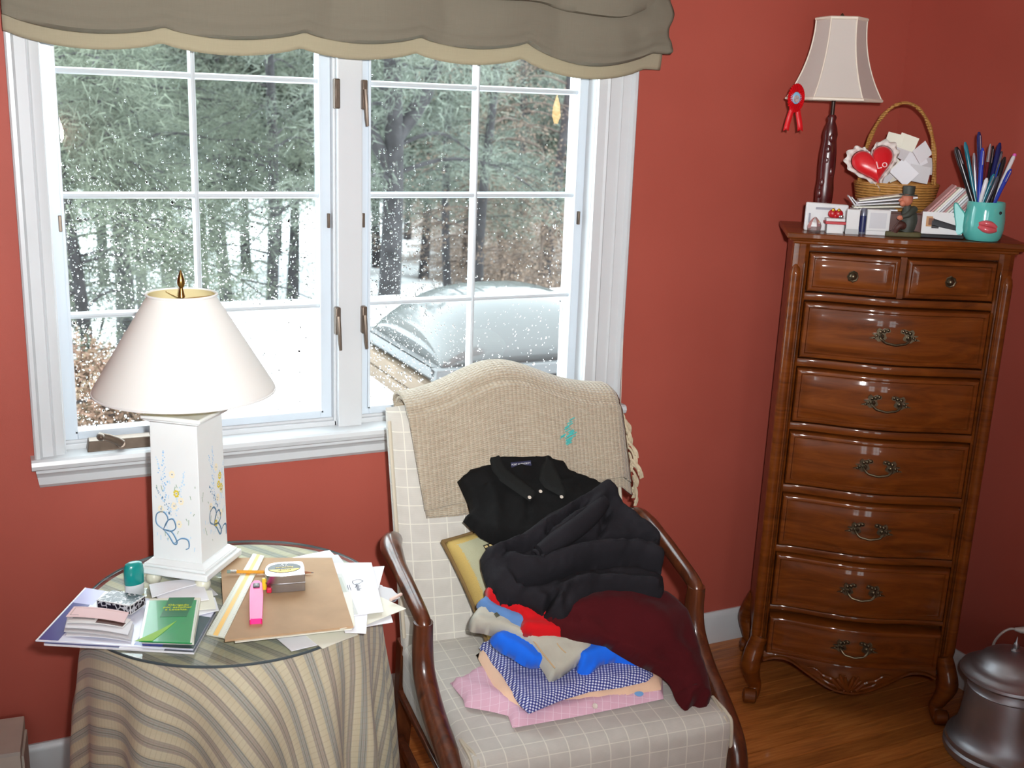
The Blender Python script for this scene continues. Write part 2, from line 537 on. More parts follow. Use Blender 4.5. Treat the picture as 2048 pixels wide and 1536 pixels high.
# ------------------------------------------------------------------ outside: snowy flat roof, skylight, garden, trees
ROOF = 0.22
def snow_sheet(x0, x1, y0, y1, nx, ny, f):
    G = []
    for i in range(nx+1):
        G.append([(x0+(x1-x0)*i/nx, y0+(y1-y0)*j/ny, f(x0+(x1-x0)*i/nx, y0+(y1-y0)*j/ny)) for j in range(ny+1)])
    return MB().grid(G)
m = MB(); m.box(.75, 9.0, .16, 5.0, -3.2, ROOF)
struct(m.build('roof_deck', plain('roof_edge_board', RGB(190, 180, 165), .7), smooth=0))
def roofsnow(x, y):
    e = min(1, max(0, (x-.72)/.15))*min(1, max(0, (5.03-y)/.2))
    near = min(1, max(.0, (math.hypot(max(0, 1.55-x, x-2.95), max(0, 1.88-y, y-3.3)))/.35)) 
    h = .10*math.sqrt(e)*(.12+.88*near)
    return ROOF+h+.012*nz(x*2, y*2)
struct(snow_sheet(.70, 9.0, .17, 5.05, 90, 60, roofsnow).build('roof_snow', MAT['snow']))
def ground(x, y):
    h = -3.1 + .25*nz(x*.12, y*.12) 
    if y > 38: h += (y-38)*.17+.6*nz(x*.08, y*.08, 4)
    return h
def groundmat():
    N = Nodes('snowy_ground_with_leaf_litter'); s_ = N.xyz(N.coord())
    n = N.noise(.45, 4, N.coord())
    d = N.math('SUBTRACT', s_[0], N.math('MULTIPLY', N.math('ADD', s_[1], 2.66), .31))
    f = N.math('ADD', N.math('MULTIPLY', d, .35), N.math('MULTIPLY', N.math('SUBTRACT', n, .5), 3.0))
    f = N.math('MULTIPLY', N.math('MINIMUM', N.math('MAXIMUM', f, 0.0), 1.0), N.math('GREATER_THAN', s_[1], 9.0))
    n2 = N.noise(2.2, 4, N.coord())
    lit = N.ramp(n2, [(.35, (.055, .042, .034, 1)), (.55, (.12, .09, .075, 1)), (.7, (.24, .21, .19, 1))])
    N.set(Base_Color=N.mix(f, (.86, .88, .9, 1), lit), Roughness=.8)
    return N.m
struct(snow_sheet(-25, 60, .2, 44, 60, 44, ground).build('snowy_ground', groundmat()))
def hillmat():
    N = Nodes('leaf_litter_hill')
    f = N.noise(.35, 5, N.coord())
    N.set(Base_Color=N.ramp(f, [(.35, (.06, .048, .036, 1)), (.55, (.12, .098, .078, 1)), (.7, (.22, .20, .18, 1))]), Roughness=.9)
    return N.m
def hillf(x, y):
    return ground(x, y)+.05+max(0, y-50)*.25
struct(snow_sheet(-40, 90, 43, 95, 50, 24, hillf).build('wooded_hill', hillmat()))

# acrylic dome skylight on a curb
def dome_mat():
    N = Nodes('milky_acrylic_dome')
    f = N.noise(2.5, 3, N.coord())
    tr = N.n('ShaderNodeBsdfTransparent', {'Color': (.95, .97, .97, 1)})
    df = N.n('ShaderNodeBsdfDiffuse', {'Color': (.080, .084, .084, 1)})
    gl = N.n('ShaderNodeBsdfGlossy', {'Roughness': .08})
    m1 = N.n('ShaderNodeMixShader'); m1.inputs[0].default_value = .955
    N.put(m1.inputs[1], tr.outputs[0]); N.put(m1.inputs[2], df.outputs[0])
    fr = N.n('ShaderNodeFresnel', {'IOR': 1.4})
    m2 = N.n('ShaderNodeMixShader'); N.put(m2.inputs[0], fr.outputs[0])
    N.put(m2.inputs[1], m1.outputs[0]); N.put(m2.inputs[2], gl.outputs[0])
    N.t.links.new(m2.outputs[0], N.out.inputs[0])
    return N.m
sk = empty('skylight', (2.28, 2.57, ROOF))
tag(sk, 'domed acrylic skylight on a metal curb standing in the roof snow', 'skylight')
hx, hy = .55, .53
alu = plain('skylight_aluminium', (.082, .084, .086, 1), .45, metal=.3, var=.05)
m = MB()
for (a, c, d, e) in ((-hx, hx, -hy, -hy+.05), (-hx, hx, hy-.05, hy), (-hx, -hx+.05, -hy+.05, hy-.05), (hx-.05, hx, -hy+.05, hy-.05)):
    m.box(a, c, d, e, .0, .18)
m.build('curb', plain('curb_flashing', (.05, .05, .05, 1), .6, var=.1), sk, smooth=0)
tim = plain('pale_curb_timber', (.115, .080, .052, 1), .8, var=.15, vscale=9)
for (a, c, d, e) in ((-hx-.07, hx+.07, -hy-.07, -hy), (-hx-.07, hx+.07, hy, hy+.07), (-hx-.07, -hx, -hy, hy), (hx, hx+.07, -hy, hy)):
    MB().box(a, c, d, e, .0, .075).build('curb_timber', tim, sk, smooth=0, bevel=.004)
    MB().box(a*.985, c*.985, d*.985, e*.985, .08, .15).build('curb_timber', tim, sk, smooth=0, bevel=.004)
m = MB(); q = .03
for (a, c, d, e) in ((-hx-q, hx+q, -hy-q, -hy+.03), (-hx-q, hx+q, hy-.03, hy+q), (-hx-q, -hx+.03, -hy+.03, hy-.03), (hx-.03, hx+q, -hy+.03, hy-.03)):
    m.box(a, c, d, e, .17, .235)
m.build('skylight_frame', alu, sk, bevel=.01)
G = []
for i in range(29):
    row = []
    for j in range(29):
        a, c = -1+i/14, -1+j/14
        h = .30*((1-abs(a)**2.6)*(1-abs(c)**2.6))**.55
        row.append((a*(hx-.01), c*(hy-.01), .232+h))
    G.append(row)
MB().grid(G).build('dome', dome_mat(), sk, solid=.006)
MB().box(-hx+.05, hx-.05, -hy+.05, hy-.05, .02, .03).build('light_well_cover', plain('skylight_inner_pane', (.10, .10, .092, 1), .4), sk, smooth=0)

# trees
MAT['bark'] = plain('grey_pine_bark', (.026, .024, .026, 1), .95, var=.45, vscale=6, bump=.5, bscale=14, bdist=.03)
MAT['bark2'] = plain('brown_branch_bark', (.075, .055, .045, 1), .95, var=.3, vscale=8)
def leafmat(name, a, bcol):
    N = Nodes(name)
    f = N.noise(.9, 4, N.coord())
    N.set(Base_Color=N.ramp(f, [(.3, a), (.7, bcol)]), Roughness=.9, Specular_IOR_Level=.1)
    return N.m
NEED = [leafmat('dark_pine_needles', (.068, .080, .064, 1), (.135, .150, .112, 1)),
        leafmat('blue_pine_needles', (.078, .092, .080, 1), (.15, .165, .135, 1)),
        leafmat('dry_brown_leaves', (.11, .08, .062, 1), (.19, .14, .11, 1)),
        leafmat('yellow_red_leaves', (.15, .12, .075, 1), (.18, .10, .08, 1))]
def needle_cloud(C, D, L, wd, rng):
    """C centres (n,3), D directions; thin double-sided needles as triangles"""
    n = len(C)
    side = np.cross(D, rng.normal(size=(n, 3))); side /= np.linalg.norm(side, axis=1)[:, None]+1e-9
    a = C-side*wd[:, None]; c = C+side*wd[:, None]; t = C+D*L[:, None]
    V = np.stack([a, c, t], 1).reshape(-1, 3)
    return V
def raw_obj(name, V, nper, mat, parent):
    me = bpy.data.meshes.new(name)
    n = len(V)//nper
    me.vertices.add(len(V)); me.vertices.foreach_set('co', V.astype(np.float32).ravel())
    me.loops.add(len(V)); me.loops.foreach_set('vertex_index', np.arange(len(V), dtype=np.int32))
    me.polygons.add(n); me.polygons.foreach_set('loop_start', np.arange(0, len(V), nper, dtype=np.int32))
    me.update(calc_edges=True)
    me.materials.append(mat)
    o = bpy.data.objects.new(name, me); COL.objects.link(o); o.parent = parent
    return o
def tree(x, y, r, h, label, leaf=0, seed=0, nb=34, z0=1.5, lean=(0, 0), spread=2.4, tufts=60, fork=False, cat='tree', name='pine_tree', cover=.35, bark='bark'):
    rng = np.random.default_rng(seed); rd = random.Random(seed)
    gz = ground(x, y)
    e = empty(name, (x, y, gz)); tag(e, label, cat, 'trees beyond the roof')
    path = [(lean[0]*t*t+.12*math.sin(t*5+seed), lean[1]*t+.1*math.sin(t*4+seed*2), h*t) for t in np.linspace(0, 1, 16)]
    m = MB(); m.tube(path, [r*(1.25-.2*min(1, t*6))*(1-.72*t) for t in np.linspace(0, 1, 16)], 12)
    if fork:
        p0 = Vector(path[7]); m.tube(spline([p0, p0+Vector((.5, .1, .7)), p0+Vector((.75, .1, 1.8)), p0+Vector((.9, 0, 3.6))], 4), [r*.62]*4+[r*.5]*4+[r*.42]*5, 10)
        m.tube(spline([p0+Vector((0, 0, -.4)), p0+Vector((-.55, .1, .6)), p0+Vector((-.9, .1, 1.7)), p0+Vector((-1.3, 0, 3.6))], 4), [r*.55]*4+[r*.45]*4+[r*.36]*5, 10)
    m.build('trunk', MAT[bark], e)
    br = MB(); Cs = []; Ds = []; Ls = []; Ws = []
    for k in range(nb):
        t = (z0+(h*.97-z0)*((k+rd.random())/nb))/h
        i = min(14, int(t*15)); f = t*15-i
        p = np.array(path[i])*(1-f)+np.array(path[i+1])*f
        az_ = rd.uniform(0, 2*PI)
        L = spread*(1-.55*t)*rd.uniform(.6, 1.15)
        d = np.array([math.cos(az_), math.sin(az_), 0])
        pts = [p, p+d*L*.35+[0, 0, .08*L], p+d*L*.7+[rd.uniform(-.15, .15), rd.uniform(-.15, .15), -.02*L], p+d*L+[rd.uniform(-.2, .2), rd.uniform(-.2, .2), -.22*L]]
        sp = spline(pts, 4)
        br.tube(sp, [max(.006, r*.2*(1-.85*j/12)) for j in range(13)], 5)
        sp = np.array(sp)
        for q in range(3):
            a = rd.randint(3, 9); s0 = sp[a]; dd = np.array([math.cos(az_+rd.choice((-.9, .9))), math.sin(az_+rd.choice((-.9, .9))), rd.uniform(-.25, .15)])*L*.4
            tw = np.array([s0, s0+dd*.5, s0+dd+[0, 0, -.06*L]])
            br.tube(tw, [.012, .008, .004], 4)
            nn = tufts//6
            c = tw[1]+(tw[2]-tw[1])*rng.uniform(-.6, 1.1, (nn, 1))+rng.normal(size=(nn, 3))*[.13, .13, .07]
            Cs.append(c); Ds.append(np.tile(dd/np.linalg.norm(dd), (nn, 1)))
        tt = rng.uniform(cover, 1.05, tufts)
        idx = np.clip((tt*12), 0, 11.99).astype(int); ff = (tt*12-idx)[:, None]
        c = sp[idx]*(1-ff)+sp[np.minimum(idx+1, 12)]*ff+rng.normal(size=(tufts, 3))*[.2, .2, .11]
        Cs.append(c); Ds.append(np.tile(d, (tufts, 1)))
    br.build('branches', MAT['bark2' if leaf == 2 else bark], e, fixn=False)
    C = np.concatenate(Cs); D = np.concatenate(Ds)
    mul = 7 if leaf < 2 else 4
    C = np.repeat(C, mul, 0); D = np.repeat(D, mul, 0)
    C = C+rng.normal(size=C.shape)*[.09, .09, .06]
    D = D*.8+rng.normal(size=D.shape)*.75+[0, 0, -.15]; D /= np.linalg.norm(D, axis=1)[:, None]
    n = len(C)
    if leaf >= 2: V = needle_cloud(C+rng.normal(size=C.shape)*.08, D, rng.uniform(.03, .07, n), rng.uniform(.010, .02, n), rng)
    else: V = needle_cloud(C, D, rng.uniform(.10, .20, n), rng.uniform(.0045, .008, n)*(1 if y < 18 else 1.5), rng)
    raw_obj('foliage', V, 3, NEED[leaf], e)
    return e
def px_tree(u, y, *a, **k):
    p = ay(u, 500, y); return tree(p[0], y, *a, **k)
px_tree(785, 10.5, .165, 9, 'stout dark pine with a forked trunk behind the right casement', 1, 11, nb=30, z0=3.4, lean=(-.5, 0), fork=True, spread=2.6)
px_tree(535, 13.5, .10, 9.5, 'slim straight pine trunk standing in the snow right of the left muntin', 0, 12, nb=30, z0=2.2)
px_tree(228, 12.5, .135, 9.5, 'dark pine with low branches behind the left casement', 0, 13, nb=44, z0=1.7, spread=2.6)
px_tree(268, 17, .10, 10, 'thinner pine close behind the low branched pine', 0, 14, nb=40, z0=2.0)
px_tree(895, 15, .085, 9, 'thin leaning pine just right of the forked pine', 1, 15, nb=26, z0=2.6, lean=(.4, 0))
px_tree(975, 14, .11, 8, 'bare brown leaved tree left of the right sash edge', 2, 16, nb=34, z0=1.0, tufts=26, name='oak_tree')
px_tree(1100, 16, .12, 9, 'bare brown leaved tree at the right sash edge', 2, 17, nb=36, z0=1.0, tufts=30, name='oak_tree', lean=(.3, 0))
px_tree(1030, 20, .12, 9, 'grey trunked pine between the two brown leaved trees', 1, 18, nb=36, z0=2.2)
px_tree(140, 9, .09, 6, 'low green pine at the far left of the window', 0, 19, nb=46, z0=.8, spread=2.0)
bgt = [(60, 24), (150, 22), (215, 27), (330, 23), (395, 25), (450, 22), (500, 28), (585, 24), (650, 26), (710, 23), (760, 29), (850, 27), (930, 29), (1000, 31), (1085, 27), (1160, 28), (1240, 25), (300, 31), (420, 33), (560, 32), (690, 33), (820, 36), (1120, 35)]
ORD = ['first', 'second', 'third', 'fourth', 'fifth', 'sixth', 'seventh', 'eighth', 'ninth', 'tenth', 'eleventh', 'twelfth', 'thirteenth', 'fourteenth', 'fifteenth', 'sixteenth', 'seventeenth', 'eighteenth', 'nineteenth', 'twentieth', 'twenty-first', 'twenty-second', 'twenty-third']
bgt.sort()
for i, (u, yy) in enumerate(bgt):
    k = i % 2
    px_tree(u, yy, .13, 10.5, ['dark', 'paler'][k]+' pine of the back row, '+ORD[i]+' tree from the left', k, 40+i, nb=52, z0=2.3, spread=3.2, tufts=72, cover=.1)
for i, (u, yy) in enumerate([(185, 6.2), (215, 7.2), (150, 7.8)]):
    p = ay(u, 700, yy)
    tree(p[0], yy, .05, 2.5, ['leafy reddish bush nearest the snowy roof edge', 'leafy reddish bush half hidden behind its neighbours', 'leafy reddish bush at the far left of the window'][i], 3, 90+i, nb=60, z0=.5, spread=.8, tufts=60, name='leafy_bush', cat='bush', cover=.2)
for i, (u, yy) in enumerate([(1000, 17), (1090, 12), (950, 22)]):
    p = ay(u, 560, yy)
    tree(p[0], yy, .05, 3.4, ['tall brown leaved shrub behind the skylight dome', 'brown leaved shrub right of the skylight dome', 'brown leaved shrub left of the skylight dome'][i], 2, 120+i, nb=34, z0=.4, spread=1.6, tufts=34, name='brown_shrub', cat='shrub', cover=.2, bark='bark2')

# pale house beyond the trees
hp = ay(790, 440, 44.0)
ho = empty('house', (hp[0]+3.0, 44.0, ground(hp[0], 44)-.2), -.25)
tag(ho, 'pale yellow house with grey roof far behind the trees', 'house')
hm = plain('pale_yellow_siding', (.30, .26, .20, 1), .8)
m = MB(); m.box(-7, 7, 0, 7, 0, 4.6); m.build('walls', hm, ho, smooth=0)
m = MB(); m.prism([(-.6, 4.5), (3.5, 7.6), (7.6, 4.5)], -7.5, 7.5, 'x'); m.build('roof', plain('snowy_grey_shingle', (.25, .25, .26, 1), .8), ho, smooth=0)
for k in range(5):
    wn = MB().box(-6+k*2.6, -4.9+k*2.6, -.06, .02, 1.6, 3.2).build('window', MAT['trim'], ho, smooth=0)
    MB().box(-5.9+k*2.6, -5.0+k*2.6, -.08, -.06, 1.7, 3.1).build('pane', plain('dark_house_pane', (.05, .055, .06, 1), .2), wn, smooth=0)
# ------------------------------------------------------------------ roman shade above the window
def shade_mat(name, col, tl):
    N = Nodes(name)
    co = N.coord('Object')
    x = N.noise(900, 1, N.mapping(co, (1, .2, .02))); z = N.noise(900, 1, N.mapping(co, (.02, .2, 1)))
    w = N.math('MULTIPLY', N.math('ADD', x, z), .5)
    c = N.mix(N.math('MULTIPLY', w, .45), col, tuple(q*.6 for q in col[:3])+(1,))
    df = N.n('ShaderNodeBsdfDiffuse'); N.put(df.inputs[0], c)
    tr = N.n('ShaderNodeBsdfTranslucent'); N.put(tr.inputs[0], c)
    mx = N.n('ShaderNodeMixShader'); mx.inputs[0].default_value = tl
    N.put(mx.inputs[1], df.outputs[0]); N.put(mx.inputs[2], tr.outputs[0])
    N.t.links.new(mx.outputs[0], N.out.inputs[0])
    return N.m
YS = -.075
def xz(pts): return [(ay(u, v, YS)[0], ay(u, v, YS)[2]) for u, v in pts]
hem_b = xz([(8, 66), (60, 68), (110, 88), (210, 98), (325, 87), (400, 100), (480, 112), (605, 97), (720, 118), (835, 107), (950, 131), (1048, 118), (1110, 135), (1180, 154), (1230, 153), (1272, 147), (1292, 142)])
main_b = xz([(8, 40), (60, 46), (110, 55), (210, 70), (325, 54), (400, 68), (480, 82), (605, 68), (720, 88), (835, 75), (950, 101), (1048, 86), (1110, 108), (1180, 130), (1230, 128), (1272, 112), (1292, 100)])
top_b = xz([(8, -30), (325, -34), (605, -28), (835, -16), (950, 2), (1060, 8), (1120, 24), (1180, 36), (1230, 38), (1275, 18), (1300, -2)])
def fz(tab):
    a = np.array(tab); o = np.argsort(a[:, 0]); return lambda x: float(np.interp(x, a[o, 0], a[o, 1]))
def smooth_tab(tab):
    sp = spline([(p[0], p[1]) for p in tab], 6); return [(p[0], p[1]) for p in sp]
def swag_tab(cusps, sags):
    out = []
    for (a, c, sg) in zip(cusps, cusps[1:], sags):
        for k in range(12):
            t = k/12; out.append((a[0]+(c[0]-a[0])*t, a[1]+(c[1]-a[1])*t+sg*math.sin(PI*t)**.75))
    return xz(out+[cusps[-1]])
cus = [(8, 60), (325, 86), (605, 96), (835, 106), (1048, 117), (1292, 138)]
fh = fz(swag_tab(cus, [24, 20, 18, 18, 30]))
fm = fz(swag_tab([(a, c-32) for a, c in cus], [24, 20, 18, 18, 36]))
ft = fz(smooth_tab(top_b))
shade = empty('roman_shade', (.68, -.05, 2.1))
tag(shade, 'gathered greige roman shade with a scalloped hem across the window top', 'window shade')
X0, X1 = -.102, 1.492
nx = 150
def sw(x):   # 0 at the gathering cords, 1 mid swag
    cords = [-.1, .255, .58, .86, 1.16, 1.50]
    for a, c in zip(cords, cords[1:]):
        if a <= x <= c: return math.sin(PI*(x-a)/(c-a))
    return 0
def shade_sheet(fb, top, bulge, back, rows, rip=0.0, seed=0, x0=X0, x1=X1):
    G = []
    for i in range(nx+1):
        x = x0+(x1-x0)*i/nx; zb = fb(x); s = sw(x)
        edge = max(0, (x-1.2)/.3)
        row = []
        for j in range(rows+1):
            t = j/rows
            if t < .12:                                     # lower edge turns back towards the glass
                a = t/.12*PI/2
                z = zb+.012*(1-math.sin(a)); y = YS-bulge*.55*math.sin(a)+back*(1-math.sin(a))
            else:
                q = (t-.12)/.88
                z = zb+(top-zb)*q
                y = YS-bulge*(.55+.45*math.sin(min(1, q*1.6)*PI*.5+.2))*(.75+.5*s)*(1-.35*q)
                y -= rip*math.sin((z-zb)*260)*math.exp(-(z-zb)/.035)
                y += .012*edge*nz(x*14, z*18, seed)+.004*nz(x*9, z*9, seed)
            xx = x+.010*edge*math.sin(z*70)*(1 if x > 1.3 else 0)
            row.append((xx-.68, y+.05, z-2.1))
        G.append(row)
    return MB().grid(G)
MAT['linen'] = shade_mat('greige_linen', RGB(130, 123, 108), .10)
MAT['linen_hem'] = shade_mat('greige_linen_hem_backlit', RGB(190, 179, 154), .35)  # hem colour lightened to carry the window light coming through the cloth
shade_sheet(fm, 1.99, .042, .02, 34, .0035, 2).build('shade_panel', MAT['linen'], shade, solid=.003, fixn=False, smooth=70)
shade_sheet(ft, 2.16, .065, .03, 22, .002, 5).build('upper_fold', MAT['linen'], shade, solid=.003, fixn=False, smooth=70)
G = []
for i in range(nx+1):
    x = X0+(X1-X0)*i/nx
    G.append([(x-.68, YS+.012+.05-.006*math.sin(t*2.2), fh(x)+(fm(x)+.03-fh(x))*t-2.1) for t in np.linspace(0, 1, 8)])
MB().grid(G).build('hem', MAT['linen_hem'], shade, solid=.0015, fixn=False, smooth=70)
MB().box(-.79, .80, -.02, .045, .05, .09).build('head_rail', MAT['trim'], shade, smooth=0)

# pull cord of the shade, on its cleat beside the window
pc = empty('pull_cord', (1.475, -.012, 1.45)); tag(pc, 'thin white shade cord hanging on the wall right of the window', 'cord')
def L3(p, o): return tuple(np.array(p)-np.array(o))
o0 = (1.475, -.012, 1.45)
c_pts = [ay(1262, 150, -.02), ay(1256, 312, -.02), ay(1252, 480, -.012), ay(1243, 760, -.04), ay(1238, 880, -.02), ay(1232, 1000, -.012)]
MB().tube([L3(p, o0) for p in spline(c_pts, 6)], .0011, 6).build('cord', plain('cord_white', RGB(210, 202, 190), .8), pc)
tz = L3(c_pts[-1], o0)
MB().lathe([(.001, .012), (.004, .008), (.0065, -.006), (.0055, -.014), (.001, -.016)], 12, tz).build('cord_pull', MAT['white'], pc)
cl = L3(ay(1258, 318, -.012), o0)
m = MB(); m.box(cl[0]-.005, cl[0]+.005, -.002, .012, cl[2]-.012, cl[2]+.012)
m.tube([(cl[0], -.006, cl[2]-.022), (cl[0], -.012, cl[2]-.01), (cl[0], -.012, cl[2]+.01), (cl[0], -.006, cl[2]+.022)], .004, 8)
m.build('cleat', MAT['white'], pc)

# ------------------------------------------------------------------ round table under a floor-length cloth, glass on top
TX, TY, TZ = .2425, -.538, .6655                       # TZ = upper face of the glass
TR = .297
table = empty('side_table', (TX, TY, 0)); tag(table, 'round side table hidden under a floor length striped cloth', 'table')
m = MB(); m.lathe([(.285, .630), (.288, .634), (.288, .652), (.285, .655)], 48); m.build('tabletop', plain('table_board', RGB(150, 120, 90), .7), table)
for k in range(3):
    w = 2*PI*k/3+.3
    MB().tube([(.12*math.cos(w), .12*math.sin(w), .63), (.2*math.cos(w), .2*math.sin(w), 0)], [.018, .015], 10).build('leg', plain('table_leg_wood', RGB(110, 80, 55), .6), table)
def stripes():
    N = Nodes('striped_tablecloth')
    uv = N.coord('UV'); rot = N.mapping(uv, (1, 1, 1), (0, 0, 0))
    sx = N.xyz(rot)
    q = N.math('FRACT', N.math('MULTIPLY', sx[0], 1/.074))
    beige, mauve, blue, pale = RGB(204, 193, 162), RGB(176, 167, 152), RGB(170, 171, 160), RGB(212, 203, 174)
    base = N.ramp(q, [(0, beige), (.04, beige), (.05, pale), (.24, pale), (.25, mauve), (.49, mauve), (.50, pale), (.74, beige), (.75, blue), (.99, blue)])
    for rp in (): pass
    # thin yarn lines inside the bands
    ln = N.math('FRACT', N.math('MULTIPLY', sx[0], 1/.0046))
    l1 = N.math('LESS_THAN', ln, .34)
    inband = N.math('ADD', N.math('MULTIPLY', N.math('GREATER_THAN', q, .27), N.math('LESS_THAN', q, .47)), N.math('GREATER_THAN', q, .77))
    c = N.mix(N.math('MULTIPLY', N.math('MULTIPLY', l1, inband), .75), base, RGB(104, 104, 100))
    l2 = N.math('LESS_THAN', N.math('FRACT', N.math('MULTIPLY', sx[0], 1/.0092)), .17)
    c = N.mix(N.math('MULTIPLY', N.math('MULTIPLY', l2, inband), .6), c, RGB(190, 168, 160))
    cy = N.math('LESS_THAN', N.math('FRACT', N.math('MULTIPLY', sx[1], 1/.012)), .18)
    c = N.mix(N.math('MULTIPLY', cy, .22), c, RGB(160, 140, 110))
    wv = N.noise(700, 2, N.mapping(uv, (1, .15, 1)))
    c = N.mix(N.math('MULTIPLY', wv, .25), c, RGB(150, 136, 110))
    N.set(Base_Color=c, Roughness=.75, Sheen_Weight=.15)
    N.bump(wv, .12, .0006)
    return N.m
MAT['cloth'] = stripes()
SD = math.radians(-58)       # direction the stripes run
def flat_uv(s, th):
    X, Y = s*math.cos(th), s*math.sin(th)
    return (-X*math.sin(SD)+Y*math.cos(SD), X*math.cos(SD)+Y*math.sin(SD))
cloth = empty('tablecloth', (TX, TY, .656)); tag(cloth, 'beige striped tablecloth falling in folds from the round table', 'tablecloth')
nth, nd = 260, 44
G = []; U = []
rf = random.Random(5)
folds = [(k+.0, rf.uniform(.7, 1.2), rf.uniform(-.3, .3)) for k in range(13)]
def foldf(th, d):
    ph = th+.10*math.sin(2*th+1)+.06*math.sin(3*th+2)
    a = math.cos(14*ph)
    mod = .75+.35*math.sin(3*th+.7)+.2*math.sin(5*th)
    return a*mod
for i in range(nth):
    th = 2*PI*i/nth
    row = []; ru = []
    for j in range(14):
        r = .012+(.288-.012)*j/13
        row.append((r*math.cos(th), r*math.sin(th), .0015)); ru.append(flat_uv(r, th))
    s = .288
    for j in range(1, nd+1):
        d = j/nd
        drop = .652*d
        ex = .007*min(1, d*8)+.040*d+.040*foldf(th, d)*min(1, d*2.6)**1.2*(.6+.5*d)
        r = .288+ex
        zz = .0015-drop if d > .02 else -.004
        row.append((r*math.cos(th), r*math.sin(th), max(zz, -.652))); s = .288+drop
        ru.append(flat_uv(s, th+.02*foldf(th+.12, d)*d))
    G.append(row); U.append(ru)
MB().grid(G, cu=True, uvs=U).build('cloth_skirt', MAT['cloth'], cloth, smooth=75, fixn=False)
def tglass():
    N = Nodes('greenish_table_glass')
    tr = N.n('ShaderNodeBsdfTransparent', {'Color': (.965, .988, .978, 1)})
    gl = N.n('ShaderNodeBsdfGlossy', {'Roughness': 0.01})
    fr = N.n('ShaderNodeFresnel', {'IOR': 1.52}); mx = N.n('ShaderNodeMixShader')
    front = N.math('SUBTRACT', 1.0, N.n('ShaderNodeNewGeometry').outputs['Backfacing'])
    N.put(mx.inputs[0], N.math('MULTIPLY', fr.outputs[0], front)); N.put(mx.inputs[1], tr.outputs[0]); N.put(mx.inputs[2], gl.outputs[0])
    N.t.links.new(mx.outputs[0], N.out.inputs[0]); return N.m
gt = empty('glass_tabletop', (TX, TY, TZ-.006)); tag(gt, 'round clear glass top lying on the striped tablecloth', 'glass top')
m = MB()
vs = []; n = 96
for z in (0, .006): vs += [((TR-.0015)*math.cos(2*PI*k/n), (TR-.0015)*math.sin(2*PI*k/n), z) for k in range(n)]
m.add(vs, [tuple(range(n-1, -1, -1)), tuple(range(n, 2*n))]); m.build('glass_disc', tglass(), gt, smooth=0, fixn=False)
MB().lathe([(TR-.0015, 0), (TR, .0012), (TR, .0048), (TR-.0015, .006)], 128, caps=False).build('glass_edge', plain('dark_green_glass_edge', RGB(74, 84, 88), .12), gt, fixn=False)

# ------------------------------------------------------------------ table lamp
LX, LY, LR = .178, -.418, -.68
lamp = empty('table_lamp', (LX, LY, TZ), LR); tag(lamp, 'white square column table lamp painted with flowers under a cone shade', 'lamp')
MAT['lampwhite'] = plain('white_lamp_paint', RGB(232, 236, 236), .35, var=.02, vscale=10)
h = .055
for sx_ in (-1, 1):
    for sy_ in (-1, 1):
        MB().ball((sx_*.056, sy_*.056, .0165), .0165, 16, 10).build('ball_foot', plain('cream_ball_foot', RGB(222, 220, 200), .35) if (sx_, sy_) == (-1, -1) else bpy.data.materials['cream_ball_foot'], lamp)
m = MB(); m.box(-.077, .077, -.077, .077, .030, .045); m.build('plinth', MAT['lampwhite'], lamp, bevel=.003)
def frust(mb, h0, z0, h1, z1):
    mb.hexa([(-h0, -h0, z0), (h0, -h0, z0), (h0, h0, z0), (-h0, h0, z0)], [(-h1, -h1, z1), (h1, -h1, z1), (h1, h1, z1), (-h1, h1, z1)])
m = MB(); m.box(-.070, .070, -.070, .070, .045, .051); frust(m, .068, .051, .058, .060); m.build('plinth_step', MAT['lampwhite'], lamp, bevel=.0015)
CB, CT = .058, .352
m = MB(); frust(m, h, CB, h-.003, CT); m.build('column', MAT['lampwhite'], lamp, bevel=.001)
m = MB(); frust(m, h, CT, h+.010, CT+.006); m.box(-.066, .066, -.066, .066, CT+.006, CT+.016); m.build('capital', MAT['lampwhite'], lamp, bevel=.004)
m = MB(); m.lathe([(.012, CT+.014), (.012, CT+.03), (.008, CT+.034), (.008, CT+.06), (.015, CT+.062), (.016, CT+.11), (.006, CT+.112)], 20)
m.build('socket', MAT['brass'], lamp)
SB, STP = .408, .608
def paper_shade(name, col, tl):
    N = Nodes(name)
    f = N.noise(600, 2, N.mapping(N.coord(), (1, 1, .15)))
    c = N.mix(N.math('MULTIPLY', f, .08), col, tuple(q*.75 for q in col[:3])+(1,))
    df = N.n('ShaderNodeBsdfDiffuse'); N.put(df.inputs[0], c)
    tr = N.n('ShaderNodeBsdfTranslucent'); N.put(tr.inputs[0], c)
    mx = N.n('ShaderNodeMixShader'); mx.inputs[0].default_value = tl
    N.put(mx.inputs[1], df.outputs[0]); N.put(mx.inputs[2], tr.outputs[0])
    N.t.links.new(mx.outputs[0], N.out.inputs[0]); return N.m
MAT['shade'] = paper_shade('white_fabric_shade', RGB(246, 245, 243), .25)
MAT['shade_in'] = paper_shade('cream_shade_lining', RGB(236, 222, 176), .22)
m = MB(); m.lathe([(.178, SB), (.1785, SB+.004), (.177, SB+.010), (.0665, STP-.006), (.068, STP-.003), (.0675, STP)], 72, caps=False); sh = m.build('lamp_shade', MAT['shade'], lamp, fixn=False)
MB().lathe([(.1755, SB+.001), (.0640, STP-.002)], 72, caps=False).build('shade_lining', MAT['shade_in'], lamp, fixn=False)
for zz, rr_ in ((SB+.002, .1783), (STP-.002, .0682)):
    m = MB(); m.tube([(rr_*math.cos(2*PI*k/64), rr_*math.sin(2*PI*k/64), zz) for k in range(65)], .0024, 6, caps=False)
    m.build('shade_trim', MAT['shade'], sh)
m = MB()
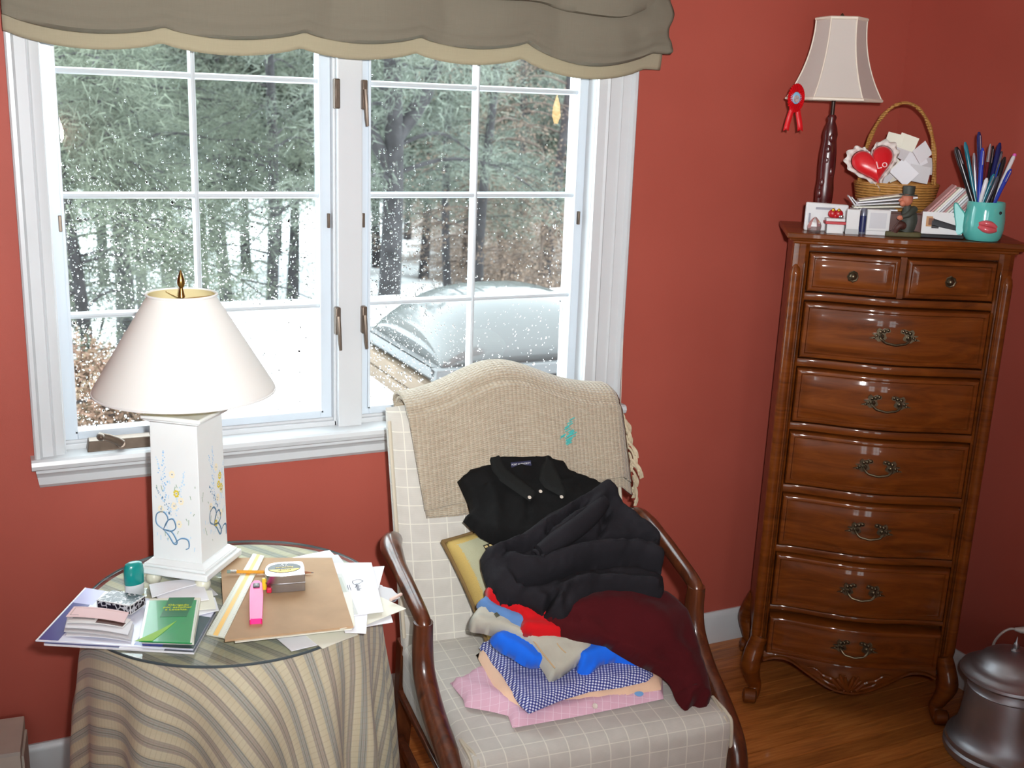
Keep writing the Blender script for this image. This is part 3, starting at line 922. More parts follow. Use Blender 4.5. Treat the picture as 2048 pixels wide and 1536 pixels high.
for k in range(3):
    w = 2*PI*k/3+.5; m.tube([(0, 0, STP-.012), (.062*math.cos(w), .062*math.sin(w), STP-.006)], .0012, 6)
m.tube([(.06*math.sin(q)*1.0, 0, CT+.08+(STP-.012-CT-.08)*(q/PI)) for q in np.linspace(0, PI, 14)], .0014, 6)
m.tube([(-.06*math.sin(q)*1.0, 0, CT+.08+(STP-.012-CT-.08)*(q/PI)) for q in np.linspace(0, PI, 14)], .0014, 6)
m.build('harp', MAT['brass'], lamp)
MB().lathe([(.002, STP-.012), (.007, STP-.008), (.005, STP+.004), (.0035, STP+.010), (.008, STP+.018), (.0075, STP+.026), (.004, STP+.038), (.0008, STP+.046)], 16).build('finial', MAT['brass'], lamp)
# painted decoration: brush strokes lying on the two faces seen
paint = {'b': plain('pale_blue_paint', RGB(150, 196, 232), .5), 'd': plain('slate_blue_paint', RGB(96, 136, 168), .5), 'y': plain('yellow_paint', RGB(226, 204, 70), .5),
         'g': plain('grey_green_paint', RGB(150, 176, 150), .5), 'c': plain('cream_petal_paint', RGB(246, 236, 206), .5), 'k': plain('brown_dot_paint', RGB(110, 100, 80), .5), 'l': plain('faint_blue_paint', RGB(190, 220, 240), .5)}
def on_face(face, a, z):
    hh = h-.003*(z-CB)/(CT-CB)+.0004
    return (a, -hh, z) if face == 0 else (hh, a, z)
strokes = {k: MB() for k in paint}
def stroke(face, key, pts, w=.0016):
    sp = spline(pts, 6) if len(pts) > 2 else [np.array(p, float) for p in pts]
    n = len(sp); G = []
    for i, p in enumerate(sp):
        t = sp[min(i+1, n-1)]-sp[max(i-1, 0)]; t = t/(np.linalg.norm(t)+1e-9); nn = np.array([-t[1], t[0]])
        ww = w*(.45+.55*math.sin(PI*min(1, max(0, (i+.3)/n))))
        a, c = p+nn*ww, p-nn*ww
        G.append([on_face(face, a[0], a[1]), on_face(face, c[0], c[1])])
    strokes[key].grid(G)
def dab(face, key, a, z, r, sq=1.0):
    strokes[key].add([on_face(face, a+r*math.cos(q*PI/4), z+r*sq*math.sin(q*PI/4)) for q in range(8)], [tuple(range(8))])
rp = random.Random(9)
for face in (0, 1):
    o = -.012 if face == 0 else .018
    lo = .066
    # ribbon bow
    cx_, cz_ = o-.018, lo+.058
    dk, lt = ('d', 'b') if face == 0 else ('d', 'g')
    for pts in ([(0, 0), (-.016, .012), (-.014, .034), (.002, .040), (.012, .024), (0, 0)], [(0, 0), (.010, .020), (.024, .026), (.030, .008), (.018, -.002), (0, 0)],
                [(0, 0), (.012, -.012), (.024, -.030), (.032, -.026), (.020, -.004), (0, 0)], [(.026, -.028), (.042, -.016), (.058, -.018), (.060, -.034), (.052, -.040)]):
        pp = [(cx_+p[0]*.95, cz_+p[1]*.95) for p in pts]
        pp = [(min(.05, max(-.05, a)), z) for a, z in pp]
        stroke(face, dk, pp, .0013); stroke(face, lt if face == 0 else 'd', [(a+.001, z+.0015) for a, z in pp], .0010)
    # delphinium spikes
    for (x0, z0, x1, z1, key) in ((-.004, .155, -.026, .27, 'b'), (.004, .15, -.03, .205, 'd'), (.010, .15, .034, .245, 'l'), (-.012, .2, -.012, .285, 'b')):
        for k in range(26):
            t = k/25
            a = o+x0+(x1-x0)*t+rp.gauss(0, .004*(1-t)+.001); z = z0+(z1-z0)*t+.008
            if abs(a) < .049: dab(face, key if rp.random() > .3 else 'l', a, z, rp.uniform(.0008, .0022))
    # daisies
    for (a0, z0, key) in ((.004, .245, 'c'), (.022, .19, 'c'), (.006, .178, 'c'), (-.024, .168, 'c'), (.016, .14, 'c'), (.012, .205, 'y'), (.018, .222, 'y'), (.022, .196, 'y'), (-.006, .125, 'y'), (.03, .11, 'y')):
        if face == 0 and key == 'y' and rp.random() < .7: continue
        a0 += o*.8
        if abs(a0) > .044: continue
        for k in range(7):
            q = 2*PI*k/7; dab(face, key, a0+.0045*math.cos(q), z0+.006*math.sin(q), .0026)
        dab(face, 'k', a0, z0, .0013)
    for k in range(26):
        a, z = rp.uniform(-.045, .045), rp.uniform(.08, .23)
        stroke(face, 'g' if rp.random() > .4 else 'l', [(a, z), (a+rp.uniform(-.003, .003), z+rp.uniform(.004, .012))], .0009)
for k, mb in strokes.items():
    if mb.v: mb.build('painted_flowers', paint[k], lamp, smooth=0, fixn=False)['kind'] = 'stuff'

# ------------------------------------------------------------------ things on the table
ZT = TZ
def sheet(name, label, cat, quad, z, mat, t=.0008, group=None, sag=0.0, bev=0.0):
    """a rectangle of paper or card through four pixel corners at height z (its lower face)"""
    P = [az(u, v, z) for u, v in quad]
    c = sum(P)/4
    m = MB(); n = 6
    T = []; B = []; UV = []
    for i in range(n+1):
        for j in range(n+1):
            a, d = i/n, j/n
            p = P[0]*(1-a)*(1-d)+P[1]*a*(1-d)+P[2]*a*d+P[3]*(1-a)*d - c
            zz = sag*(a*(1-a)*4)
            T.append((p[0], p[1], zz+t)); B.append((p[0], p[1], zz)); UV.append((a, d))
    N_ = (n+1)**2
    f = [(i*(n+1)+j, (i+1)*(n+1)+j, (i+1)*(n+1)+j+1, i*(n+1)+j+1) for i in range(n) for j in range(n)]
    fs = f+[tuple(N_+q for q in g[::-1]) for g in f]
    ring = [i*(n+1) for i in range(n+1)]+[n*(n+1)+j for j in range(1, n+1)]+[i*(n+1)+n for i in range(n-1, -1, -1)]+[j for j in range(n-1, 0, -1)]
    k = len(ring)
    fs += [(ring[i], N_+ring[i], N_+ring[(i+1) % k], ring[(i+1) % k]) for i in range(k)]
    m.add(T+B, fs, UV+UV)
    o = m.build(name, mat, None, smooth=30)
    o.location = (c[0], c[1], z)
    if label: tag(o, label, cat, group)
    return o
def print_mat(name, base, rects, rough=.4, extra=None, coat=0.0):
    """flat print: coloured rectangles (u0,v0,u1,v1,colour[,soft]) on a base colour in UV space"""
    N = Nodes(name); x = N.xyz(N.coord('UV')); c = base
    for r in rects:
        f = N.math('MULTIPLY', N.math('MULTIPLY', N.math('GREATER_THAN', x[0], r[0]), N.math('LESS_THAN', x[0], r[2])),
                   N.math('MULTIPLY', N.math('GREATER_THAN', x[1], r[1]), N.math('LESS_THAN', x[1], r[3])))
        c = N.mix(f, c, r[4])
    N.set(Base_Color=c, Roughness=rough)
    if coat: N.set(Coat_Weight=coat)
    return N.m
# magazines (u: left->right, v: back->front)
z = ZT+.0006
mag2 = print_mat('magazine_back_cover', RGB(240, 240, 244), [(0, .55, .5, 1, RGB(60, 60, 120)), (.8, 0, 1, 1, RGB(70, 74, 84))], .3)
sheet('magazine', 'lower magazine with a white spine jutting over the table edge', 'magazine', [(172, 1184), (432, 1228), (388, 1309), (88, 1291)], z, mag2, .004, 'magazines on the glass table')
mag1 = print_mat('magazine_cover', RGB(222, 224, 240), [(0, 0, .16, .30, RGB(186, 186, 226)), (0, .30, .14, 1, RGB(66, 66, 138)), (0.14, .45, .30, .72, RGB(150, 152, 204)), (.62, .60, 1, 1, RGB(54, 70, 168)), (.80, .2, 1, 1, RGB(50, 74, 78)), (0, 0, .012, 1, RGB(245, 245, 250)), (0, .985, 1, 1, RGB(245, 245, 250))], .25)
sheet('magazine', 'upper magazine with a blue and white cover under the receipts', 'magazine', [(170, 1177), (430, 1222), (386, 1301), (71, 1283)], z+.0042, mag1, .0022, 'magazines on the glass table')
zm = z+.0066
# receipts
rc = [([(140, 1236), (262, 1258), (262, 1284), (132, 1273)], MAT['paper'], 'white receipt at the bottom of the pile on the blue magazine'),
      ([(136, 1230), (268, 1250), (262, 1280), (128, 1264)], MAT['greyp'], 'grey till receipt second from the bottom of the receipt pile'),
      ([(140, 1226), (266, 1244), (256, 1270), (130, 1256)], MAT['paper'], 'white till receipt in the middle of the receipt pile'),
      ([(150, 1220), (262, 1240), (246, 1256), (134, 1246)], print_mat('printed_receipt', RGB(226, 224, 222), [(.05, .3, .45, .7, RGB(170, 168, 168)), (.5, .5, .98, .95, RGB(96, 66, 60))], .7), 'printed receipt with a dark strip under the pink slip'),
      ([(148, 1214), (258, 1226), (248, 1246), (132, 1234)], print_mat('pink_slip_paper', RGB(238, 206, 206), [(.04, .12, .06, .85, RGB(206, 170, 160)), (.04, .12, .95, .15, RGB(206, 170, 160)), (.05, .82, .2, .86, RGB(120, 90, 90))], .7), 'pale pink slip on top of the receipt pile')]
for k, (q, mt, lb) in enumerate(rc):
    sheet('receipt', lb, 'receipt', q, zm+.0036*k, mt, .0012, 'receipts on the magazine', sag=.0035)
# black patterned box
def box_px(name, label, cat, A, Bq, Cq, z0, hh, mat, bevel=.0006, group=None):
    """box from three pixel base corners front-left, front-right, back-left at z0"""
    a, bq, c = az(*A, z0), az(*Bq, z0), az(*Cq, z0)
    ex, ey = bq-a, c-a
    ctr = a+ex/2+ey/2
    W_, D_ = np.linalg.norm(ex), np.linalg.norm(ey)
    rz = math.atan2(ex[1], ex[0])
    e = empty(name, (ctr[0], ctr[1], z0), rz)
    if label: tag(e, label, cat, group)
    if ex[0]*ey[1]-ex[1]*ey[0] < 0: pass
    m = MB(); m.box(-W_/2, W_/2, -D_/2, D_/2, 0, hh)
    m.build('body', mat, e, bevel=bevel, smooth=0)
    return e, W_, D_
def swirl_mat():
    N = Nodes('black_box_print'); co = N.coord('Object')
    w = N.n('ShaderNodeTexVoronoi', feature='DISTANCE_TO_EDGE'); w.inputs['Scale'].default_value = 95
    N.put(w.inputs['Vector'], N.mapping(co, (1, 1, 1)))
    n = N.noise(60, 2, co)
    f = N.math('MULTIPLY', N.math('LESS_THAN', w.outputs['Distance'], .10), N.math('GREATER_THAN', n, .48))
    N.set(Base_Color=N.mix(f, RGB(34, 30, 40), RGB(200, 200, 204)), Roughness=.25)
    return N.m
e, W_, D_ = box_px('card_box', 'small black box with white scroll print beside the pink slip', 'box', (198, 1218), (265, 1230), (222, 1197), zm+.004, .019, swirl_mat())
m = MB()
for (x0, x1, y0, y1) in ((-W_/2-.0004, W_/2+.0004, -D_/2-.0004, -D_/2+.0012), (W_/2-.0012, W_/2+.0004, -D_/2, D_/2)):
    m.box(x0, x1, y0, y1, .0175, .0194); m.box(x0, x1, y0, y1, -.0002, .0012)
m.box(-W_/2-.0004, -W_/2+.0012, -D_/2-.0004, -D_/2+.0012, 0, .019); m.box(W_/2-.0012, W_/2+.0004, -D_/2-.0004, -D_/2+.0012, 0, .019)
m.build('white_edge', MAT['white'], e, smooth=0)
# deodorant stick with teal cap
g0 = az(270, 1190, ZT)
ge = empty('deodorant_stick', (g0[0], g0[1], ZT), .3); tag(ge, 'oval white stick with a teal cap standing beside the lamp', 'deodorant')
MB().lathe([(.017, 0), (.0195, .002), (.0195, .026), (.019, .030)], 32, sx=1.0, sy=.62).build('body', plain('white_stick_body', RGB(222, 228, 230), .3), ge)
MB().lathe([(.0196, .026), (.0202, .028), (.0205, .05), (.0196, .062), (.017, .069), (.011, .072), (.003, .0728)], 32, sx=1.0, sy=.66).build('cap', plain('teal_cap', RGB(16, 140, 136), .25, coat=.3), ge)
# loose papers in front of the lamp
lp = [([(302, 1178), (408, 1164), (436, 1190), (330, 1216)], MAT['greyp'], 'grey folded sheet at the bottom of the papers before the lamp'),
      ([(318, 1198), (430, 1196), (438, 1222), (380, 1238)], MAT['paper'], 'white slip sticking out right of the green booklet'),
      ([(330, 1190), (424, 1182), (432, 1218), (352, 1228)], MAT['paper2'], 'cream card among the papers before the lamp'),
      ([(300, 1176), (404, 1162), (418, 1200), (330, 1218)], MAT['paper'], 'white envelope on top of the papers before the lamp'),
      ([(298, 1170), (394, 1158), (400, 1168), (304, 1196)], MAT['paper'], 'folded white letter leaning up to the lamp foot')]
for k, (q, mt, lb) in enumerate(lp):
    sheet('letter', lb, 'paper', q, ZT+.003+.004*k, mt, .0015, 'papers before the lamp', sag=.002)
# green booklet
gq = [(294, 1203), (397, 1202), (384, 1288), (278, 1284)]
zg = ZT+.026
sheet('booklet_stack', 'cream leaflets lying under the green booklet', 'leaflets', [(300, 1212), (402, 1210), (388, 1290), (284, 1287)], ZT+.0075, MAT['paper2'], .016)
bk = sheet('booklet', 'green rental booklet with yellow lettering and a light green swoosh', 'booklet', gq, zg-.001, print_mat('green_booklet_cover', RGB(14, 150, 76), [(0, 0, .05, 1, RGB(232, 236, 226)), (.965, 0, 1, 1, RGB(226, 232, 220))], .3, coat=.2), .0022)
P = [az(u, v, zg) for u, v in gq]
ex = (P[1]-P[0]); wdt = np.linalg.norm(ex); ex /= wdt; ey = P[0]-P[3]; hgt = np.linalg.norm(ey); ey /= hgt
rz = math.atan2(ex[1], ex[0])
ctr = sum(P)/4
be = empty('cover_print', (0, 0, .0022)); be.parent = bk; be.rotation_euler = (0, 0, rz)
dk = plain('dark_green_panel', RGB(10, 112, 62), .35); yl = plain('yellow_print', RGB(214, 222, 40), .5); lg = plain('light_green_print', RGB(140, 200, 50), .5)
MB().box(-.2*wdt, .30*wdt, .08*hgt, .58*hgt, 0, .0004).build('panel', dk, be, smooth=0)
t_ = text_mesh('lettering', 'Obrigado\npor escolher\na Localiza.', .0104, yl, be, .0002, space=.95); t_.location = (.05*wdt, .32*hgt, .0006)
A_ = spline([(-.46, -.49), (-.26, -.36), (-.05, -.20), (.15, -.02)], 6); B_ = spline([(-.14, -.49), (-.06, -.38), (.04, -.22), (.15, -.02)], 6)
m = MB(); m.grid([[(p[0]*wdt, p[1]*hgt, .0005), (q[0]*wdt, q[1]*hgt, .0005)] for p, q in zip(A_, B_)]); m.build('swoosh', lg, be, smooth=0, solid=.0004)

# loose mail on the right of the table, then the brown folder on top
sheets = [([(640, 1275), (690, 1248), (720, 1262), (655, 1283)], MAT['paper'], 'short white slip low in the mail pile at the table front'),
          ([(547, 1272), (628, 1258), (668, 1284), (583, 1303)], MAT['paper'], 'white sheet poking out under the folder at the front'),
          ([(600, 1262), (690, 1248), (716, 1270), (645, 1298)], MAT['paper2'], 'cream sheet corner hanging over the front table edge'),
          ([(690, 1150), (765, 1172), (786, 1245), (690, 1262)], MAT['paper'], 'white sheet low in the mail pile on the right'),
          ([(716, 1168), (804, 1190), (790, 1204), (716, 1200)], print_mat('grey_photo_print', RGB(120, 118, 128), [(.5, 0, .85, .5, RGB(226, 226, 226)), (.3, .5, .6, .9, RGB(60, 60, 70))], .3), 'glossy grey photograph sticking out of the mail pile'),
          ([(700, 1160), (784, 1178), (800, 1196), (716, 1226)], MAT['greyp'], 'grey sheet under the glossy photograph'),
          ([(668, 1180), (760, 1194), (812, 1218), (728, 1252)], MAT['paper2'], 'cream envelope pointing toward the armchair'),
          ([(680, 1140), (769, 1133), (757, 1178), (690, 1192)], MAT['paper'], 'white sheet with a sharp corner beside the monogram envelope'),
          ([(585, 1116), (659, 1101), (700, 1142), (620, 1160)], MAT['paper'], 'white sheet poking out behind the brown folder'),
          ([(604, 1118), (676, 1110), (706, 1150), (640, 1166)], MAT['greyp'], 'grey sheet behind the brown folder'),
          ([(676, 1226), (735, 1228), (732, 1268), (690, 1266)], MAT['paper'], 'narrow white envelope in front of the monogram envelope'),
          ([(640, 1128), (743, 1126), (767, 1224), (668, 1238)], MAT['paper'], 'white envelope with a scripted monogram'),
          ([(660, 1150), (684, 1148), (716, 1228), (690, 1230)], print_mat('ruled_slip', RGB(208, 210, 206), [(.2, .1, .8, .9, RGB(190, 196, 186))], .7), 'pale ruled slip beside the brown folder'),
          ([(664, 1190), (702, 1184), (710, 1252), (680, 1260)], MAT['paper2'], 'cream strip along the edge of the brown folder')]
env = None
for k, (q, mt, lb) in enumerate(sheets):
    o = sheet('envelope' if 'envelope' in lb else 'mail_sheet', lb, 'envelope' if 'envelope' in lb else 'paper', q, ZT+.001+.0017*k, mt, .0011, 'loose mail on the table', sag=.0006)
    if 'monogram' in lb and 'scripted' in lb: env = (o, q, ZT+.001+.0017*k)
o, q, zz = env
P = [az(u, v, zz) for u, v in q]
mono = empty('monogram', (0, 0, .0024)); mono.parent = o; d_ = P[3]-P[0]; mono.rotation_euler = (0, 0, math.atan2(d_[1], d_[0]))
m = MB()
def ribbon(mb, pts, w, z=0.0):
    sp = spline(pts, 6); n = len(sp); G = []
    for i, p in enumerate(sp):
        t = sp[min(i+1, n-1)]-sp[max(i-1, 0)]; t /= np.linalg.norm(t)+1e-9
        G.append([(p[0]-t[1]*w, p[1]+t[0]*w, z), (p[0]+t[1]*w, p[1]-t[0]*w, z)])
    mb.grid(G)
ribbon(m, [(-.018, .018), (-.026, .026), (-.034, .018), (-.030, .006), (-.018, .004), (-.006, .010), (.004, .006)], .0007)
for k in range(9): ribbon(m, [(-.016+k*.004, .008), (-.014+k*.004, .014 if k % 3 else .018), (-.012+k*.004, .008)], .0005)
for r_ in range(3): ribbon(m, [(-.012, -.004-.004*r_), (.002, -.0045-.004*r_), (.016-.004*r_, -.004-.004*r_)], .0006)
m.build('script', MAT['ink'], mono, smooth=0, fixn=False)
st_ = az(792, 1196, ZT+.02)
ee = empty('eraser_stick', (st_[0], st_[1], ZT+.020), .55); tag(ee, 'small pinkish eraser stick lying on the mail pile', 'eraser')
m = MB(); m.box(-.018, .018, -.003, .003, 0, .005); m.build('body', plain('pink_eraser', RGB(226, 200, 186), .7), ee, bevel=.001)
zf = ZT+.0265
kraft = plain('kraft_board', RGB(178, 146, 112), .75, var=.08, vscale=14)
fd = sheet('folder', 'brown kraft folder lying on the loose mail', 'folder', [(441, 1119), (664, 1119), (707, 1256), (450, 1284)], zf-.0045, kraft, .0042)
fd.data.materials[0] = kraft
sheet('folder_papers', 'white pages showing along the lower edge of the brown folder', 'paper', [(460, 1150), (660, 1150), (704, 1259), (470, 1286)], zf-.0062, MAT['paper2'], .0015)
# ruler
zr = zf
rq = [(506, 1109), (529, 1114), (449, 1277), (413, 1270)]
ru = sheet('ruler', 'white engineering ruler with a yellow centre stripe on the brown folder', 'ruler', rq, zr+.0003, print_mat('ruler_print', RGB(216, 218, 200), [(.36, 0, .62, 1, RGB(240, 190, 80)), (.14, .02, .16, .98, RGB(186, 188, 168)), (.33, 0, .345, 1, RGB(170, 160, 110)), (.64, 0, .655, 1, RGB(170, 160, 110))], .4), .0028, bev=0)
P = [az(u, v, zr) for u, v in rq]
m = MB(); c = sum(P)/4
for k in range(60):
    t = (k+.5)/60
    for a0, a1 in ((.03, .10 if k % 5 else .13), (.97, .90 if k % 5 else .87)):
        p = (P[0]*(1-a0)+P[1]*a0)*(1-t)+(P[3]*(1-a0)+P[2]*a0)*t-c; q_ = (P[0]*(1-a1)+P[1]*a1)*(1-t)+(P[3]*(1-a1)+P[2]*a1)*t-c
        d = (P[3]-P[0]); d /= np.linalg.norm(d); w = d*.0003
        m.add([(p+w)[:2].tolist()+[.0030], (p-w)[:2].tolist()+[.0030], (q_-w)[:2].tolist()+[.0030], (q_+w)[:2].tolist()+[.0030]], [(0, 1, 2, 3)])
m.build('scale_marks', MAT['ink'], ru, smooth=0, fixn=False)
# pencil lying across the ruler, under the tape measure
p0, p1 = az(456, 1143, zr+.0075), az(628, 1145, zr+.0045)
p1[2] = zr+.0042; p0[2] = zr+.0072
pe = empty('pencil', tuple((p0+p1)/2)); tag(pe, 'yellow pencil lying across the ruler', 'pencil')
def seg(a, c): 
    o_ = (p0+p1)/2; return [tuple(p0+(p1-p0)*a-o_), tuple(p0+(p1-p0)*c-o_)]
MB().tube(seg(.10, .86), .0036, 6).build('barrel', plain('yellow_pencil_paint', RGB(226, 158, 52), .35), pe, smooth=20)
MB().tube(seg(.03, .10), .0037, 12).build('ferrule', plain('pencil_ferrule', RGB(190, 190, 186), .25, metal=.9), pe)
MB().tube(seg(-.01, .03), .0035, 12).build('eraser', plain('green_grey_eraser', RGB(120, 140, 130), .7), pe)
MB().tube(seg(.86, .97), [.0036, .0011], 10).build('sharpened_wood', plain('pencil_cedar', RGB(150, 96, 66), .7), pe)
MB().tube(seg(.97, 1.0), [.0011, .0002], 8).build('lead', MAT['ink'], pe)
# tape measure
a, bq, cq = az(541, 1186, zf+.0), az(605, 1182, zf+.0), az(606, 1160, zf)
ex = bq-a; W_ = np.linalg.norm(ex); rz = math.atan2(ex[1], ex[0]); D_ = .068; H_ = .036
ctr = a+ex/2+np.array([-math.sin(rz), math.cos(rz), 0])*D_/2
tm = empty('tape_measure', (ctr[0]-.003, ctr[1], zf+.0002), rz+.02); tag(tm, 'chrome tape measure with yellow and black label on the brown folder', 'tape measure')
W_ = .078
chrome = plain('chrome', RGB(176, 176, 180), .24, metal=1.0)
out = [(-W_/2+.012, -D_/2), (W_/2-.006, -D_/2), (W_/2, -D_/2+.006), (W_/2, D_/2-.010), (W_/2-.012, D_/2), (-W_/2+.020, D_/2), (-W_/2+.004, D_/2-.016), (-W_/2, -D_/2+.018)]
MB().prism(closed_spline(out, 3), 0, H_, 'z').build('case', chrome, tm, bevel=.0025)
MB().prism([(p[0]*1.012, p[1]*1.012) for p in closed_spline(out, 3)], H_*.47, H_*.53, 'z').build('case_seam', plain('steel_dark', RGB(150, 150, 152), .3, metal=1), tm)
el = [(.033*math.cos(2*PI*k/40), .004+.023*math.sin(2*PI*k/40)) for k in range(40)]
MB().prism(el, H_, H_+.0006, 'z').build('label_disc', plain('black_label', RGB(26, 26, 28), .35), tm, smooth=0)
yel = [p for p in el if p[1] < .000]; yel.sort(key=lambda p: p[0])
MB().prism([(p[0]*.97, p[1]*.99) for p in yel], H_+.0004, H_+.0009, 'z').build('label_yellow', plain('yellow_label', RGB(238, 200, 40), .35), tm, smooth=0)
for body, sz, y_, mt in (("25'", .015, .017, MAT['white']), ('PowerLock', .0078, .005, plain('label_gold_text', RGB(240, 214, 90), .4)), ('STANLEY', .0062, -.0075, MAT['black'])):
    t_ = text_mesh('lettering', body, sz, mt, tm, .0002); t_.location = (0, y_, H_+.0011); t_.rotation_euler = (0, 0, PI)
m = MB(); m.box(-W_/2-.006, -W_/2+.004, -.022, -.014, .002, .026); m.build('tape_blade', plain('yellow_tape_blade', RGB(240, 200, 50), .35), tm, bevel=.001)
m = MB(); m.box(-W_/2+.002, -W_/2+.012, -D_/2-.003, -D_/2+.006, .001, .012); m.build('tape_hook', plain('red_tape_hook', RGB(206, 40, 70), .4), tm, bevel=.002)
# pink highlighter
p0, p1 = az(513, 1172, zf+.006), az(512, 1242, zf+.006)
hl = empty('highlighter', tuple(((p0+p1)/2)[:2])+(zf,), math.atan2((p1-p0)[1], (p1-p0)[0])); tag(hl, 'hot pink highlighter pen on the brown folder', 'highlighter')
Lh = np.linalg.norm(p1-p0)
pk = plain('hot_pink_plastic', RGB(255, 60, 150), .35)
MB().prism(closed_spline([(-Lh/2, -.0115), (Lh/2-.006, -.0115), (Lh/2, -.009), (Lh/2, .009), (Lh/2-.006, .0115), (-Lh/2, .0115)], 3), 0, .011, 'z').build('body', pk, hl, bevel=.003)
m = MB(); m.box(-Lh/2+.001, -Lh/2+.020, -.0065, .0065, .010, .0135); m.build('clip', plain('dark_clip', RGB(60, 50, 60), .4), hl, bevel=.0015)
m = MB(); m.box(-Lh/2+.004, -Lh/2+.016, -.0028, .0028, .013, .0145); m.build('clip_window', plain('grey_clip', RGB(150, 150, 156), .4), hl, bevel=.0008)
# ------------------------------------------------------------------ armchair
CX, CY, CR = .915, -.69, -.09
chair = empty('armchair', (CX, CY, 0), CR); tag(chair, 'upholstered armchair in beige windowpane check with curved mahogany arms', 'armchair')
ca, sa = math.cos(CR), math.sin(CR)
def to_world(p): return np.array([CX+p[0]*ca-p[1]*sa, CY+p[0]*sa+p[1]*ca, p[2]])
def to_chair(x, y):
    dx, dy = x-CX, y-CY; return dx*ca+dy*sa, -dx*sa+dy*ca
def checked():
    N = Nodes('beige_windowpane_check'); uv = N.coord('UV'); s = N.xyz(uv)
    def line(v, per, w):
        return N.math('LESS_THAN', N.math('FRACT', N.math('ADD', N.math('MULTIPLY', v, 1/per), 50.0)), w)
    l = N.math('MAXIMUM', line(s[0], .043, .055), line(s[1], .041, .055))
    rib = N.math('SINE', N.math('MULTIPLY', s[1], 2*PI/.0022))
    n = N.noise(30, 3, uv)
    base = N.ramp(n, [(.3, RGB(192, 187, 178)), (.7, RGB(202, 197, 188))])
    base = N.mix(N.math('MULTIPLY', N.math('ADD', rib, 1.0), .10), base, RGB(160, 154, 146))
    N.set(Base_Color=N.mix(N.math('MULTIPLY', l, .75), base, RGB(224, 220, 206)), Roughness=.85, Sheen_Weight=.2)
    N.bump(N.math('ADD', N.math('MULTIPLY', rib, .3), l), .25, .0008)
    return N.m
MAT['check'] = checked()
def mahog():
    N = Nodes('mahogany'); g = N.noise(5, 5, N.mapping(N.coord(), (9, 9, 2)), .6, .8)
    N.set(Base_Color=N.ramp(g, [(.25, RGB(52, 24, 14)), (.55, RGB(88, 44, 24)), (.8, RGB(116, 64, 34))]), Roughness=.28, Coat_Weight=.5, Coat_Roughness=.12)
    return N.m
MAT['mahog'] = mahog()
def rbox(hx, hy, hz, r, c, crown=0.0, nu=22, taper=0.0):
    """rounded box with wrapped UVs; returns MB"""
    m = MB()
    faces = [((1, 0, 0), (0, 1, 0), (0, 0, 1)), ((1, 0, 0), (0, 0, 1), (0, -1, 0)), ((1, 0, 0), (0, 0, 1), (0, 1, 0)), ((0, 1, 0), (0, 0, 1), (-1, 0, 0)), ((0, 1, 0), (0, 0, 1), (1, 0, 0)), ((1, 0, 0), (0, 1, 0), (0, 0, -1))]
    H = np.array([hx, hy, hz])
    for ua, va, na in faces:
        ua, va, na = map(np.array, (ua, va, na))
        G = []; U = []
        for i in range(nu+1):
            row = []; ru = []
            for j in range(nu+1):
                def g(k): 
                    t = -1+2*k/nu; return math.copysign(abs(t)**.8, t)
                p = (ua*g(i)+va*g(j)+na)*H
                core = np.clip(p, -(H-r), H-r); d = p-core; L = np.linalg.norm(d)
                q = core+(d/L*r if L > 1e-9 else 0)
                sm_ = lambda w: w*w*(3-2*w)
                cr = crown*max(0, 1-(q[0]/hx)**2)*max(0, 1-(q[1]/hy)**2)*sm_(min(1, max(0, (q[2]-(hz-r))/r)))
                q[1] -= .010*max(0, 1-(q[0]/hx)**2)*max(0, 1-(q[2]/hz)**2)*sm_(min(1, max(0, (-q[1]-(hy-r))/r)))
                q = q+[0, 0, cr]
                wx = 1-taper*(q[1]/hy)
                row.append((c[0]+q[0]*wx, c[1]+q[1], c[2]+q[2]))
                dz = hz-q[2]
                if na[2] != 0: ru.append((q[0], q[1]))
                elif na[1] != 0: ru.append((q[0], q[1]+(-dz if na[1] < 0 else dz)))
                else: ru.append((q[0]+(dz if na[0] > 0 else -dz), q[1]))
            G.append(row); U.append(ru)
        m.grid(G, uvs=U)
    return m
SEAT = .435
rbox(.292, .275, .075, .03, (0, -.012, SEAT-.075), .012, 26, .015).build('seat', MAT['check'], chair, smooth=60)
# camel back
def back_top(s): return .950+.068*math.exp(-(s/.52)**2)
def back_y(z): return .248+(z-.43)*.325
G = []; U = []; nS, nT = 40, 40
ring = []
for j in range(nT+1):
    row = []; ru = []
    t = j/nT
    for k in range(64):
        w = 2*PI*k/64
        cs, sn = math.cos(w), math.sin(w)
        sgn = lambda q, e: math.copysign(abs(q)**e, q)
        xs = sgn(cs, .35)                # squarish section
        ys = sgn(sn, .55)
        x = .288*xs
        top = back_top(xs)
        z = .395+(top-.395)*t
        th = .042
        cap = 1.0
        if t > .9: cap = math.sqrt(max(0, 1-((t-.9)/.1)**2))
        bul = .014*(1-xs*xs)*math.sin(PI*min(1, t*1.1))
        y = back_y(z)+ys*th*cap-(bul if ys < 0 else 0)
        row.append((x*(1-.0*t), y, z)); ru.append((x, z))
    G.append(row); U.append(ru)
mb = MB(); mb.grid(G, cv=True, uvs=U); n0 = nT*64
mb.f.append(tuple(n0+k for k in range(64)))
mb.build('backrest', MAT['check'], chair, smooth=60)
